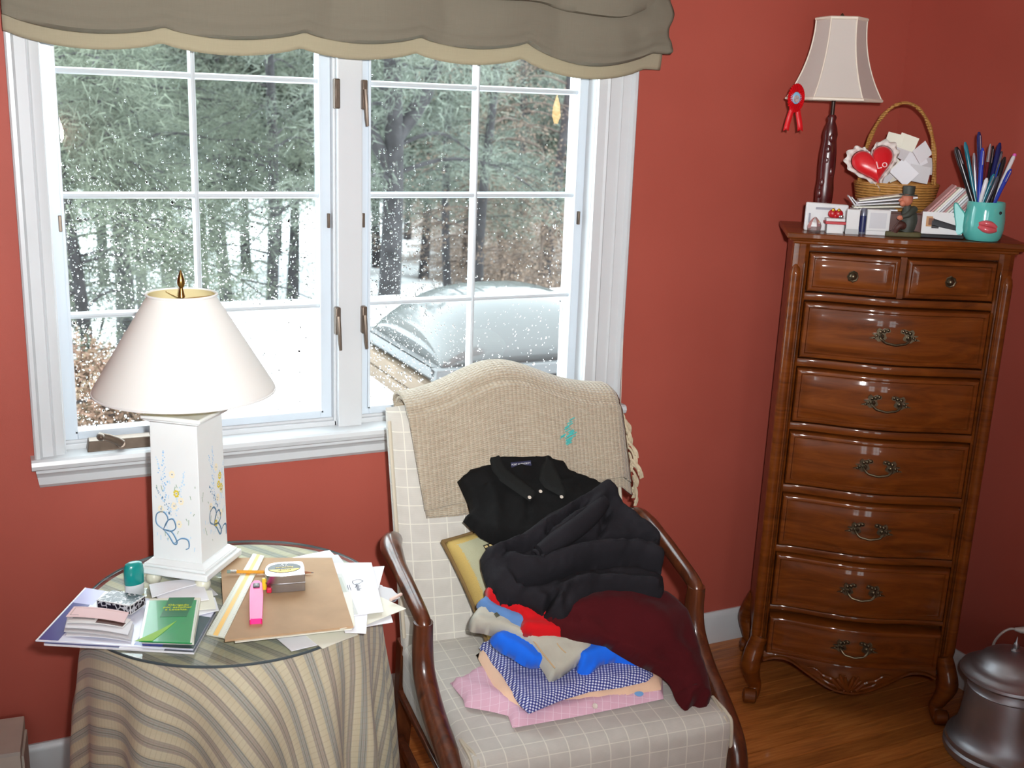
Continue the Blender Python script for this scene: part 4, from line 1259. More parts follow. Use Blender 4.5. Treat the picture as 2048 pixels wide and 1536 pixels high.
# welt piping round seat front and back sides
pip = plain('fabric_welt', RGB(196, 186, 166), .85)
for s in (-1, 1):
    m = MB(); m.tube([(s*.290, back_y(z)-.036, z) for z in np.linspace(.45, .93, 20)], .0045, 8)
    m.build('back_welt', pip, chair)
zt, zb_ = SEAT-.006, SEAT-.142
for s in (-1, 1):
    for q in (0, .012):
        m = MB(); m.tube(spline([(s*.286, -.20, zt+.004), (s*(.285-q), -.262, zt+.000), (s*(.287-q), -.281, zt-.022), (s*(.289-q), -.283, zb_)], 6), .0036, 8)
        m.build('seat_welt', pip, chair)
# wooden arms, sweeping supports and legs
for s in (-1, 1):
    ap_ = spline([(s*.298, .285, .668), (s*.318, .24, .674), (s*.324, .15, .664), (s*.322, .04, .640), (s*.320, -.030, .622), (s*.319, -.048, .606)], 7)
    rr_ = [.021+.007*math.sin(PI*min(1, i/14))-.004*(i/len(ap_)) for i in range(len(ap_))]
    MB().tube(ap_, rr_, 14, flat=.92, up=(0, 0, 1)).build('arm', MAT['mahog'], chair)
    sp_ = spline([(s*.320, -.042, .618), (s*.320, -.040, .560), (s*.320, -.056, .505), (s*.317, -.115, .450), (s*.312, -.195, .408), (s*.306, -.262, .366), (s*.303, -.290, .315), (s*.302, -.296, .25)], 6)
    n_ = len(sp_)
    MB().tube(sp_, [.0205+.004*math.sin(PI*i/n_)*(1)+.006*max(0, (i/n_-.6)) for i in range(n_)], 14, up=(0, 1, 0)).build('arm_support', MAT['mahog'], chair)
    m = MB(); m.hexa([(s*.288-.016, -.305, 0), (s*.288+.016, -.305, 0), (s*.288+.016, -.273, 0), (s*.288-.016, -.273, 0)], [(s*.300-.024, -.320, .30), (s*.300+.024, -.320, .30), (s*.300+.024, -.270, .30), (s*.300-.024, -.270, .30)])
    m.build('leg', MAT['mahog'], chair, bevel=.004)
    m = MB(); m.hexa([(s*.262-.016, .34, 0), (s*.262+.016, .34, 0), (s*.262+.016, .375, 0), (s*.262-.016, .375, 0)], [(s*.270-.022, .235, .42), (s*.270+.022, .235, .42), (s*.270+.022, .285, .42), (s*.270-.022, .285, .42)])
    m.build('leg', MAT['mahog'], chair, bevel=.004)
    m = MB(); m.box(s*.285-.012, s*.285+.012, -.28, .25, .285, .300); m.build('seat_rail', MAT['mahog'], chair, bevel=.003)
    m = MB(); m.box(s*.275-.010, s*.275+.010, -.28, .33, .12, .145); m.build('stretcher', MAT['mahog'], chair, bevel=.003)
m = MB(); m.box(-.285, .285, -.285, -.262, .27, .30); m.build('seat_rail', MAT['mahog'], chair, bevel=.003)
m = MB()
m.add([(-.3035+.0105*math.cos(q*PI/8), -.3215, .255+.03*math.sin(q*PI/8)) for q in range(16)]+[(-.3035+.0105*math.cos(q*PI/8), -.3200, .255+.03*math.sin(q*PI/8)) for q in range(16)], [tuple(range(16)), tuple(range(31, 15, -1))]+[(k, (k+1) % 16, 16+(k+1) % 16, 16+k) for k in range(16)])
m.build('worn_patch', plain('bare_wood_patch', RGB(196, 152, 106), .6, var=.1, vscale=40), chair, smooth=0)

# ------------------------------------------------------------------ throw blanket over the back
def knit():
    N = Nodes('oatmeal_woven_wool'); uv = N.coord('UV'); s = N.xyz(uv)
    a = N.math('SINE', N.math('MULTIPLY', s[0], 2*PI/.0105)); bq = N.math('SINE', N.math('MULTIPLY', s[1], 2*PI/.0078))
    w = N.math('MULTIPLY', N.math('ADD', a, 1), N.math('ADD', bq, 1))
    n = N.noise(55, 3, N.mapping(uv, (.35, 1.8, 1)))
    n2 = N.noise(240, 2, N.mapping(uv, (.3, 1.5, 1)))
    base = N.ramp(n, [(.3, RGB(170, 157, 136)), (.7, RGB(186, 174, 154))])
    f = N.math('MULTIPLY', N.math('MULTIPLY', N.math('LESS_THAN', bq, -.35), N.math('GREATER_THAN', n2, .44)), .55)
    base = N.mix(f, base, RGB(150, 128, 100))
    N.set(Base_Color=base, Roughness=.95, Sheen_Weight=.3)
    N.bump(N.math('ADD', w, n2), .5, .002)
    return N.m
MAT['knit'] = knit()
throw = empty('throw_blanket', tuple(to_world((0, .38, .96))), CR); tag(throw, 'oatmeal woven throw blanket with fringe draped over the armchair back', 'blanket')
def bl_pt(x, t, lift, zbot):
    """t 0..1: from behind, over the top, down the front to zbot"""
    s = max(-1, min(1, x/.288)); top = back_top(s)+lift
    over = max(0, abs(x)-.288)
    if t < .22:
        q = t/.22; z = top-.22*(1-q)-.03; y = back_y(z)+.045+lift
    elif t < .42:
        q = (t-.22)/.20; a = PI*q
        y = back_y(top)+math.cos(a)*(.045+lift); z = top-.03+math.sin(a)*.034
    else:
        q = (t-.42)/.58; z = (top-.03)+(zbot-(top-.03))*q
        bul = .014*(1-s*s)
        y = back_y(z)-.045-lift-bul
    if over > 0:
        z -= over*.9; y += over*.4
    return np.array([x, y, z])
def blanket(lift, zb0, zb1, xl, xr, skew, name, seed):
    G = []; U = []
    for i in range(61):
        a = i/60; row = []; ru = []
        for j in range(71):
            t = j/70
            x = xl+(xr-xl)*a+skew*max(0, (t-.4)/.6)*(1-.25*a)
            zb = zb0+(zb1-zb0)*a
            p = bl_pt(x, t, lift, zb)
            k = max(0, (t-.42)/.58)
            p[1] -= .006*k*math.sin(x*38+seed)+.005*nz(x*9, t*5, seed)*k
            p = p-np.array([0, .38, .96])
            row.append(p); ru.append((x, t*.75))
        G.append(row); U.append(ru)
    return MB().grid(G, uvs=U).build(name, MAT['knit'], throw, solid=.007, smooth=75, fixn=False)
blanket(.012, .715, .745, -.248, .300, .026, 'under_layer', 1)
blanket(.022, .738, .775, -.252, .302, .022, 'top_layer', 4)
fz_ = plain('wool_fringe', RGB(192, 176, 148), .95, bump=.6, bscale=300)
rt_ = random.Random(2)
fr_mesh = None
for k in range(15):
    t = .40+.60*k/14
    x = .302+.034*max(0, (t-.4)/.6)
    p = bl_pt(x, t, .02, .775)-np.array([0, .38, .96])
    if fr_mesh is None:
        m = MB()
        for q in range(3):
            m.tube(spline([(0, 0, 0), (.008, -.002+.003*q, -.012), (.012+.003*q, -.001, -.03), (.010+.004*q, .001, -.048)], 4), [.0028]*10+[.0024, .0022, .0020], 6)
        m.ball((.012, 0, -.036), .0042, 8, 6)
        fo = m.build('tassel', fz_, throw); fr_mesh = fo
    else:
        fo = fr_mesh.copy(); COL.objects.link(fo)
    fo.location = tuple(p); fo.rotation_euler = (rt_.uniform(-.2, .2), rt_.uniform(-.5, .3), rt_.uniform(-.6, .6))
tealm = plain('teal_stitching', RGB(70, 170, 165), .8)
m = MB()
def bl_xyz(u, v):
    best = None
    d = ray(u, v)
    for k in range(200):
        p = EYE+d*(1.9+k*.006)
        lx, ly = to_chair(p[0], p[1])
        if ly > back_y(p[2])-.045-.0275-.014*(1-(lx/.288)**2): break
    return np.array([lx, ly-.001, p[2]])-np.array([0, .38, .96])
rs = random.Random(8)
for (u0, v0, u1, v1, w, nn) in ((1145, 838, 1112, 896, 7, 16), (1146, 862, 1132, 890, 14, 18)):
    for k in range(nn):
        t = k/nn
        u, v = u0+(u1-u0)*t+rs.uniform(-w, w)*.4, v0+(v1-v0)*t
        a = bl_xyz(u-5, v+3); c = bl_xyz(u+5, v-3)
        m.tube([a, c], .0016, 4)
o = m.build('teal_stitching', tealm, throw); o['kind'] = 'stuff'

# ------------------------------------------------------------------ the pile of clothes
def hit(U, V, Sf):
    """first crossing of camera rays with the height field Sf(lx, ly) of the chair frame"""
    D = RT[None, :]*((U-1024)/F)[:, None]+DN[None, :]*((V-768)/F)[:, None]+FW[None, :]
    t0 = np.full(len(U), 1.3); t1 = np.full(len(U), np.nan); prev = t0.copy()
    def g(t):
        P = EYE+D*t[:, None]; lx, ly = to_chair(P[:, 0], P[:, 1]); return P[:, 2]-Sf(lx, ly)
    found = np.zeros(len(U), bool); lo = t0.copy(); hi = np.full(len(U), 3.2)
    for s in np.linspace(1.3, 3.2, 120):
        tt = np.full(len(U), s); v = g(tt)
        new = (v < 0) & ~found
        hi[new] = s; found |= new; lo[~found] = s
    for _ in range(24):
        mid = (lo+hi)/2; v = g(mid); pos = v > 0
        lo = np.where(pos, mid, lo); hi = np.where(pos, hi, mid)
    P = EYE+D*hi[:, None]
    return P
def seg_dist(U, V, pl):
    d = np.full(len(U), 1e9)
    for (x0, y0), (x1, y1) in zip(pl, pl[1:]):
        vx, vy = x1-x0, y1-y0; L2 = vx*vx+vy*vy+1e-9
        t = np.clip(((U-x0)*vx+(V-y0)*vy)/L2, 0, 1)
        d = np.minimum(d, np.hypot(U-x0-t*vx, V-y0-t*vy))
    return d
def inside(U, V, poly):
    c = np.zeros(len(U), bool); n = len(poly)
    for i in range(n):
        x0, y0 = poly[i]; x1, y1 = poly[(i+1) % n]
        cond = ((y0 > V) != (y1 > V)) & (U < (x1-x0)*(V-y0)/((y1-y0) if abs(y1-y0) > 1e-9 else 1e-9)+x0)
        c ^= cond
    return c
def garment(name, label, cat, outline, Sf, thick, edge, mat, ridges=(), wr=(0.0, 40), step=8, rnd=3, parent=None, under=.004, group='clothes piled on the armchair', pw=.5, uvrot=0.0):
    poly = [tuple(p) for p in (closed_spline(outline, rnd) if rnd else outline)]
    B = []
    for i in range(len(poly)):
        a, c = np.array(poly[i]), np.array(poly[(i+1) % len(poly)]); n = max(1, int(np.linalg.norm(c-a)/step))
        for k in range(n): B.append(a+(c-a)*k/n)
    B = np.array(B)
    xs = np.arange(B[:, 0].min(), B[:, 0].max(), step); ys = np.arange(B[:, 1].min(), B[:, 1].max(), step*.87)
    pts = np.array([(x+(step/2 if k % 2 else 0), y) for k, y in enumerate(ys) for x in xs])
    loop = [tuple(b) for b in B]
    ok = inside(pts[:, 0], pts[:, 1], loop) & (seg_dist(pts[:, 0], pts[:, 1], loop+[loop[0]]) > step*.55)
    pts = pts[ok]
    allp = np.concatenate([B, pts]); nb_ = len(B)
    vo, eo, fo, _, _, _ = delaunay_2d_cdt([Vector(p) for p in allp], [], [list(range(nb_))], 1, 1e-4)
    Q = np.array([tuple(v) for v in vo]); U_, V_ = Q[:, 0], Q[:, 1]
    d = seg_dist(U_, V_, loop+[loop[0]])
    onb = d < 1e-3
    p = (1-(1-np.clip(d/edge, 0, 1))**2)**pw
    P = hit(U_, V_, Sf)
    lx, ly = to_chair(P[:, 0], P[:, 1]); h_ = 1e-3
    gx = (Sf(lx+h_, ly)-Sf(lx-h_, ly))/(2*h_); gy = (Sf(lx, ly+h_)-Sf(lx, ly-h_))/(2*h_)
    Nn = np.stack([-gx*ca+gy*sa, -gx*sa-gy*ca, np.ones_like(gx)], 1); Nn /= np.linalg.norm(Nn, axis=1)[:, None]
    off = thick*p
    for pl, w, hh in ridges:
        sp = [tuple(q) for q in spline(pl, 5)] if len(pl) > 2 else pl
        off = off+hh*np.exp(-(seg_dist(U_, V_, sp)/w)**2)*np.clip(d/10, 0, 1)
    if wr[0]:
        off = off+np.array([wr[0]*nz(u/wr[1], v/wr[1], len(name))+.5*wr[0]*nz(u/wr[1]*2.3, v/wr[1]*2.3, 3) for u, v in Q])*np.clip(d/12, 0, 1)
    T = P+Nn*np.maximum(off, 0)[:, None]
    Bt = P-Nn*(under*p)[:, None]
    c = T.mean(0); c[2] = Bt[:, 2].min()
    nv = len(Q); idx2 = {}; vs = [tuple(t-c) for t in T]
    m = MB(); m.v = [tuple(map(float, v)) for v in vs]
    bot = np.arange(nv)
    for i in range(nv):
        if not onb[i]:
            bot[i] = len(m.v); m.v.append(tuple(map(float, Bt[i]-c)))
    for f in fo:
        if len(f) < 3: continue
        m.f.append(tuple(f)); m.f.append(tuple(int(bot[k]) for k in reversed(f)))
    cr_, sr_ = math.cos(uvrot), math.sin(uvrot)
    for i in range(nv):
        a, b_ = lx[i], ly[i]+.6*(T[i, 2]-.46)
        q = (a*cr_-b_*sr_, a*sr_+b_*cr_); m.uv[i] = q; m.uv[int(bot[i])] = q
    o = m.build(name, mat, parent, smooth=75, fixn=False)
    bm = bmesh.new(); bm.from_mesh(o.data); bmesh.ops.recalc_face_normals(bm, faces=bm.faces); bm.to_mesh(o.data); bm.free()
    if parent is None:
        o.location = tuple(c); tag(o, label, cat, group)
    else:
        o.location = tuple(Vector(c)-Vector(parent.location))
    return o
def flat(z): return lambda lx, ly: np.full_like(lx, z)
HX = [-.30, -.22, -.14, -.06, .02, .10, .18, .26, .31, .345, .38]
HZ = [.450, .470, .505, .555, .610, .660, .705, .745, .785, .86, .965]
def pile(off): return lambda lx, ly: np.interp(ly, HX, HZ)+off-.02*(np.abs(lx)/.3)**2
def cloth_mat(name, col, rough=.9, var=.06, bump=.3, bscale=260, sheen=.15):
    return plain(name, col, rough, var=var, vscale=12, bump=bump, bscale=bscale, bdist=.0008, sheen=sheen, spec=.2)
zs = SEAT+.012
def pinkmat():
    N = Nodes('pink_checked_cotton'); s = N.xyz(N.mapping(N.coord('UV'), (1, 1, 1), (0, 0, .25)))
    l = N.math('MAXIMUM', N.math('LESS_THAN', N.math('FRACT', N.math('ADD', N.math('MULTIPLY', s[0], 1/.018), 50)), .07), N.math('LESS_THAN', N.math('FRACT', N.math('ADD', N.math('MULTIPLY', s[1], 1/.018), 50)), .05))
    N.set(Base_Color=N.mix(N.math('MULTIPLY', l, .6), RGB(222, 176, 194), RGB(242, 222, 230)), Roughness=.85)
    return N.m
pk_ = garment('pink_shirt', 'pink fine striped shirt folded at the bottom of the clothes pile', 'shirt',
    [(900, 1366), (945, 1345), (990, 1312), (1100, 1290), (1240, 1300), (1325, 1358), (1327, 1398), (1240, 1416), (1140, 1436), (1025, 1456), (1016, 1432), (985, 1424), (930, 1414), (926, 1398)],
    flat(zs), .017, 22, pinkmat(), [([(905, 1370), (960, 1392), (1018, 1430)], 9, .006), ([(950, 1352), (985, 1400), (1030, 1428)], 9, .005), ([(1030, 1445), (1150, 1424), (1320, 1388)], 7, .004)], (.004, 34), rnd=0)
def ray_on(u, v, z): return az(u, v, z)
bt = az(1190, 1412, zs+.018)
m = MB(); m.lathe([(.0055, 0), (.006, .001), (.005, .002), (.004, .0015)], 14); o = m.build('button', plain('pearl_button', RGB(216, 200, 190), .3), pk_); o.location = tuple(Vector(bt)-Vector(pk_.location)); o.rotation_euler = (.9, 0, -.15)
lg_ = az(1278, 1388, zs+.0185)
m = MB(); m.prism(closed_spline([(-.010, .003), (-.002, .006), (.008, .004), (.010, -.002), (.002, -.006), (-.006, -.004)], 3), 0, .0006, 'z'); o = m.build('embroidered_emblem', plain('light_blue_thread', RGB(120, 170, 220), .8), pk_, smooth=0); o.location = tuple(Vector(lg_)-Vector(pk_.location)); o.rotation_euler = (.5, 0, -.1)
garment('peach_shirt', 'pale peach shirt folded between the pink and gingham shirts', 'shirt',
    [(952, 1310), (980, 1290), (1200, 1280), (1290, 1320), (1324, 1356), (1322, 1380), (1240, 1392), (1120, 1402), (1040, 1418), (1005, 1402), (985, 1370)],
    flat(zs+.016), .016, 16, cloth_mat('peach_cotton', RGB(236, 196, 166)), [([(960, 1310), (1000, 1380), (1030, 1412)], 7, .004)], (.003, 30), rnd=0)
def gingham():
    N = Nodes('navy_gingham'); s = N.xyz(N.coord('UV')); P_ = .0066
    a = N.math('LESS_THAN', N.math('FRACT', N.math('ADD', N.math('MULTIPLY', s[0], 1/P_), 50)), .5)
    b_ = N.math('LESS_THAN', N.math('FRACT', N.math('ADD', N.math('MULTIPLY', s[1], 1/P_), 50)), .5)
    k = N.math('MULTIPLY', N.math('ADD', a, b_), .5)
    N.set(Base_Color=N.ramp(k, [(0, RGB(226, 228, 236)), (.25, RGB(226, 228, 236)), (.5, RGB(98, 104, 168)), (.75, RGB(40, 44, 112)), (1, RGB(40, 44, 112))]), Roughness=.85)
    return N.m
garment('gingham_shirt', 'navy and white gingham shirt folded on the peach shirt', 'shirt',
    [(958, 1296), (985, 1280), (1220, 1270), (1290, 1310), (1308, 1354), (1292, 1364), (1240, 1376), (1180, 1384), (1120, 1402), (1058, 1428), (1040, 1412), (1000, 1352)],
    flat(zs+.030), .020, 16, gingham(), [([(962, 1300), (1010, 1360), (1055, 1420)], 8, .004), ([(1000, 1330), (1090, 1336), (1290, 1340)], 14, .006), ([(1180, 1350), (1190, 1380)], 6, .004)], (.003, 30), rnd=0, uvrot=.35)
garment('blue_sweatshirt', 'bright blue sweatshirt squeezed under the grey jeans', 'sweatshirt',
    [(980, 1278), (1010, 1262), (1120, 1250), (1250, 1270), (1288, 1310), (1282, 1338), (1240, 1326), (1200, 1332), (1180, 1352), (1155, 1346), (1146, 1326), (1100, 1330), (1060, 1338), (1020, 1316), (992, 1300)],
    lambda lx, ly: np.interp(ly, HX, HZ)-.012, .028, 14, cloth_mat('bright_blue_fleece', RGB(26, 104, 226)), [([(1146, 1336), (1180, 1316), (1230, 1308), (1285, 1318)], 9, .010), ([(985, 1285), (1030, 1304), (1060, 1330)], 9, .006), ([(1170, 1344), (1200, 1330), (1240, 1324)], 6, -.014)], (.004, 26), step=6)
garment('grey_jeans', 'pale grey jeans with stitched seams hanging over the gingham shirt', 'jeans',
    [(938, 1262), (942, 1236), (965, 1216), (1020, 1226), (1100, 1250), (1190, 1264), (1188, 1290), (1168, 1320), (1106, 1364), (1088, 1346), (1056, 1304), (1010, 1282), (966, 1268)],
    pile(-.006), .030, 14, cloth_mat('pale_grey_denim', RGB(176, 172, 158), var=.12, bscale=420), [([(945, 1250), (1010, 1268), (1060, 1292), (1130, 1290), (1185, 1272)], 10, .010), ([(1060, 1302), (1085, 1340), (1105, 1362)], 6, .007), ([(960, 1225), (1000, 1248), (1060, 1268)], 8, .006)], (.004, 24), step=6)
def seam_px(pts, Sf, lift, w, mat, parent, name):
    A = np.array([tuple(p) for p in spline(pts, 5)]); P = hit(A[:, 0], A[:, 1], Sf)
    m = MB(); m.tube([tuple(p+np.array([0, -.3, .95])*lift-np.array(parent.location)) for p in P], w, 6); return m.build(name, mat, parent)
gj = [o for o in COL.objects if o.name.startswith('grey_jeans')][0]
tan = plain('tan_seam_thread', RGB(190, 160, 120), .8)
seam_px([(965, 1240), (1010, 1258), (1060, 1276)], pile(-.006), .036, .0012, tan, gj, 'seam')
seam_px([(1062, 1306), (1086, 1338), (1104, 1360)], pile(-.006), .034, .0016, tan, gj, 'hem_seam')
seam_px([(1100, 1300), (1115, 1320), (1126, 1330)], pile(-.006), .035, .0012, tan, gj, 'pocket_seam')
bz = hit(np.array([992.]), np.array([1252.]), pile(-.006))[0]
m = MB(); m.box(-.014, .014, -.005, .005, 0, .003); o = m.build('belt_patch', plain('olive_patch', RGB(84, 84, 66), .6), gj, bevel=.001); o.location = tuple(Vector(bz+np.array([0, -.012, .034]))-Vector(gj.location)); o.rotation_euler = (.7, 0, .5)
garment('blue_jeans', 'faded blue denim jeans peeking out under the red shirt', 'jeans',
    [(952, 1214), (968, 1196), (1000, 1190), (1060, 1206), (1120, 1230), (1110, 1262), (1048, 1272), (1010, 1256), (975, 1236)],
    pile(.014), .022, 12, cloth_mat('faded_blue_denim', RGB(92, 130, 182), var=.15, bscale=420), [([(955, 1212), (1000, 1232), (1045, 1250)], 8, .006)], (.004, 22), step=6)
garment('red_shirt', 'bright red shirt under the dark red sweater', 'shirt',
    [(970, 1182), (990, 1172), (1060, 1190), (1180, 1230), (1240, 1260), (1290, 1310), (1334, 1346), (1326, 1356), (1290, 1326), (1240, 1300), (1160, 1280), (1048, 1274), (1038, 1236), (1000, 1222), (975, 1204)],
    lambda lx, ly: np.interp(ly, HX, HZ)+.032-.28*np.clip(lx-.16, 0, 1)-.05*np.clip((-.10-ly)/.1, 0, 1)-.02*(np.abs(lx)/.3)**2, .022, 12, cloth_mat('bright_red_cotton', RGB(196, 14, 22)), [([(1050, 1262), (1120, 1266), (1200, 1282)], 9, .006), ([(975, 1190), (1010, 1208), (1045, 1232)], 9, .006)], (.004, 22), step=6)
garment('dark_red_sweater', 'dark red knitted sweater with a sleeve hanging over the seat', 'sweater',
    [(1080, 1240), (1130, 1210), (1200, 1186), (1290, 1180), (1345, 1206), (1378, 1256), (1392, 1310), (1404, 1350), (1415, 1416), (1396, 1422), (1384, 1414), (1370, 1422), (1352, 1402), (1340, 1372), (1318, 1352), (1270, 1330), (1200, 1292), (1120, 1276)],
    lambda lx, ly: np.interp(ly, HX, HZ)+.034-.28*np.clip(lx-.16, 0, 1)-.05*np.clip((-.10-ly)/.1, 0, 1)+.0*lx, .040, 18, cloth_mat('dark_red_knit', RGB(68, 7, 13), bump=.5, bscale=420, sheen=.05),
    [([(1150, 1230), (1230, 1224), (1320, 1260)], 20, .012), ([(1300, 1270), (1350, 1320), (1385, 1400)], 15, .010), ([(1200, 1270), (1280, 1300), (1345, 1350)], 12, -.008), ([(1150, 1262), (1230, 1278), (1300, 1310)], 9, .006)], (.006, 34), step=7)

# needlepoint cushion leaning on the back
def needlepoint():
    N = Nodes('needlepoint_canvas'); s = N.xyz(N.coord('UV'))
    n = N.noise(420, 1, N.coord('UV'))
    ax_, ay_ = N.math('ABSOLUTE', s[0]), N.math('ABSOLUTE', s[1])
    r = N.math('MAXIMUM', ax_, ay_)
    c = N.mix(N.math('LESS_THAN', N.math('ADD', r, N.math('MULTIPLY', n, .012)), .128), RGB(196, 168, 96), RGB(172, 172, 142))
    bl = N.math('MULTIPLY', N.math('MULTIPLY', N.math('GREATER_THAN', s[1], .062), N.math('LESS_THAN', s[1], .098)), N.math('LESS_THAN', ax_, .075))
    w = N.math('GREATER_THAN', N.math('SINE', N.math('MULTIPLY', s[1], 2*PI/.010)), .0)
    w2 = N.math('GREATER_THAN', N.math('SINE', N.math('MULTIPLY', s[0], 2*PI/.012)), -.4)
    inn = N.mix(N.math('MULTIPLY', w, w2), RGB(30, 28, 30), RGB(214, 190, 130))
    c = N.mix(bl, c, inn)
    N.set(Base_Color=N.mix(N.math('MULTIPLY', n, .2), c, RGB(120, 104, 60)), Roughness=.95)
    N.bump(n, .5, .001)
    return N.m
cu_ = empty('cushion', tuple(to_world((-.028, .175, .438))), CR+.12); tag(cu_, 'mustard bordered needlepoint cushion behind the black clothes', 'cushion')
G1 = []; U1 = []
tilt = .62
hwC = .142
for side in (1, -1):
    G = []; U = []
    for i in range(25):
        row = []; ru = []
        for j in range(25):
            a, b_ = -1+i/12, -1+j/12
            pinch = 1-.05*(1-abs(a))*(abs(b_)**4)-.05*(1-abs(b_))*(abs(a)**4)
            th = .055*((1-a**4)*(1-b_**4))**.5*side
            x, zz = a*hwC*(1-.06*(1-b_*b_)*abs(a)), b_*hwC*(1-.06*(1-a*a)*abs(b_))
            x, zz = x*math.cos(.2)-zz*math.sin(.2), x*math.sin(.2)+zz*math.cos(.2)
            y = -th
            Z = zz*math.cos(tilt)-y*math.sin(tilt)*-1; Y = zz*math.sin(tilt)+y*math.cos(tilt)
            row.append((x, Y, zz*math.cos(tilt)-y*math.sin(tilt)+hwC*1.22*math.cos(tilt)+.01)); ru.append((a*hwC, b_*hwC))
        G.append(row); U.append(ru)
    (G1 if side == 1 else U1).append((G, U))
mb = MB()
for G, U in (G1[0], U1[0]): mb.grid(G, uvs=U)
mb.build('cover', needlepoint(), cu_, smooth=70)
edge_ = [(a, b_) for a, b_ in [(-1, t) for t in np.linspace(-1, 1, 14)]+[(t, 1) for t in np.linspace(-1, 1, 14)]+[(1, t) for t in np.linspace(1, -1, 14)]+[(t, -1) for t in np.linspace(1, -1, 14)]]
pp = []
for a, b_ in edge_:
    x, zz = a*hwC*(1-.06*(1-b_*b_)*abs(a)), b_*hwC*(1-.06*(1-a*a)*abs(b_)); x, zz = x*math.cos(.2)-zz*math.sin(.2), x*math.sin(.2)+zz*math.cos(.2); pp.append((x, zz*math.sin(tilt), zz*math.cos(tilt)+hwC*1.22*math.cos(tilt)+.01))
MB().tube(pp, .005, 8).build('cord_trim', plain('brown_cord_trim', RGB(116, 92, 56), .9), cu_)

blk = cloth_mat('black_cotton', RGB(14, 14, 14), var=.15, sheen=0.0)
flc = cloth_mat('black_fleece', RGB(30, 28, 32), var=.2, bump=.6, bscale=180, sheen=0.0)
bs = garment('black_shirt', 'black button-down shirt with open collar lying against the chair back', 'shirt',
    [(914, 964), (935, 945), (978, 932), (976, 914), (1000, 908), (1040, 912), (1062, 908), (1092, 906), (1108, 922), (1128, 928), (1134, 944), (1180, 962), (1206, 978), (1230, 1010), (1200, 1080), (1080, 1100), (1020, 1090), (988, 1090), (960, 1076), (926, 1044), (940, 1026), (934, 1006)],
    pile(.030), .030, 16, blk,
    [([(960, 960), (985, 1010), (990, 1070)], 14, .010), ([(990, 930), (1030, 990), (1055, 1000)], 8, .008), ([(1092, 920), (1082, 960), (1078, 990)], 7, .006), ([(1052, 990), (1050, 1050)], 5, -.006), ([(1100, 985), (1160, 965)], 9, .005)], (.005, 30), rnd=0, step=6)
Sb = pile(.030)
def collar(pts, name):
    return garment(name, None, None, pts, pile(.070), .007, 5, plain('black_collar_cotton', RGB(24, 25, 24), .85, spec=.2) if name == 'collar_left_leaf' else bpy.data.materials['black_collar_cotton'], (), (0, 30), 5, 0, bs, 0.004)
c1 = collar([(978, 914), (1000, 910), (1010, 934), (1040, 958), (1074, 986), (1060, 1003), (1040, 990), (1000, 962), (984, 940)], 'collar_left_leaf'); c1.name = 'collar_leaf'
c2 = collar([(1092, 907), (1106, 922), (1118, 950), (1134, 985), (1128, 996), (1090, 976), (1078, 960), (1080, 940)], 'collar_right_leaf'); c2.name = 'collar_leaf'
tg = hit(np.array([1042.]), np.array([928.]), pile(.072))[0]
m = MB(); m.box(-.026, .026, -.006, .006, 0, .0008); o = m.build('neck_label', plain('navy_label', RGB(24, 26, 62), .7), bs, smooth=0); o.location = tuple(Vector(tg)-Vector(bs.location)); o.rotation_euler = (1.15, 0, CR+.03)
t_ = text_mesh('label_lettering', 'PORT AUTHORITY', .0058, MAT['white'], o, .0001); t_.location = (0, 0, .001)
for (u, v) in ((1059, 995), (1123, 994), (1081, 983)):
    p = hit(np.array([float(u)]), np.array([float(v)]), pile(.080))[0]
    m = MB(); m.lathe([(.0042, 0), (.0045, .001), (.0035, .0018), (.003, .0013)], 12); o = m.build('button', plain('pale_shirt_button', RGB(200, 190, 176), .3) if u == 1059 else bpy.data.materials['pale_shirt_button'], bs); o.location = tuple(Vector(p)-Vector(bs.location)); o.rotation_euler = (.7, 0, 0)
fl_ = garment('black_fleece', 'thick black fleece jacket heaped on top of the clothes pile', 'jacket',
    [(960, 1120), (988, 1098), (1040, 1080), (1090, 1040), (1150, 1014), (1186, 996), (1206, 992), (1222, 1004), (1240, 1028), (1280, 1056), (1314, 1082), (1312, 1120), (1320, 1170), (1320, 1205), (1300, 1216), (1240, 1206), (1190, 1206), (1150, 1232), (1122, 1258), (1090, 1246), (1050, 1222), (1000, 1212), (976, 1180)],
    pile(.045), .050, 24, flc,
    [([(1200, 1014), (1170, 1046), (1120, 1080), (1080, 1102)], 15, .030), ([(1010, 1148), (1060, 1158), (1140, 1132), (1240, 1122), (1308, 1140)], 13, .030),
     ([(1030, 1186), (1080, 1180), (1160, 1154), (1250, 1146), (1308, 1160)], 6, -.045), ([(985, 1128), (1060, 1092), (1140, 1040), (1190, 1006)], 9, .022), ([(1010, 1128), (1070, 1112), (1090, 1086), (1150, 1046)], 5, -.030),
     ([(1104, 1236), (1114, 1204), (1170, 1186), (1290, 1194)], 10, .028), ([(1110, 1124), (1180, 1102), (1290, 1104)], 5, -.035), ([(1215, 1020), (1250, 1060), (1296, 1100)], 11, .016), ([(1205, 1050), (1190, 1090)], 6, -.02),
     ([(1084, 1236), (1100, 1212)], 7, -.04), ([(1000, 1170), (1030, 1200)], 8, .014)], (.007, 26), step=5)
m = MB()
lo_ = hit(np.array([1258., 1264., 1268., 1274.]), np.array([1086., 1096., 1084., 1096.]), pile(.118))
for k in (0, 2):
    a, c = lo_[k]-np.array(fl_.location), lo_[k+1]-np.array(fl_.location)
    m.tube([tuple(a), tuple((a+c)/2+np.array([.003, 0, 0])), tuple(c)], .0016, 6)
m.build('stitched_logo', plain('white_thread', RGB(230, 230, 230), .8), fl_)

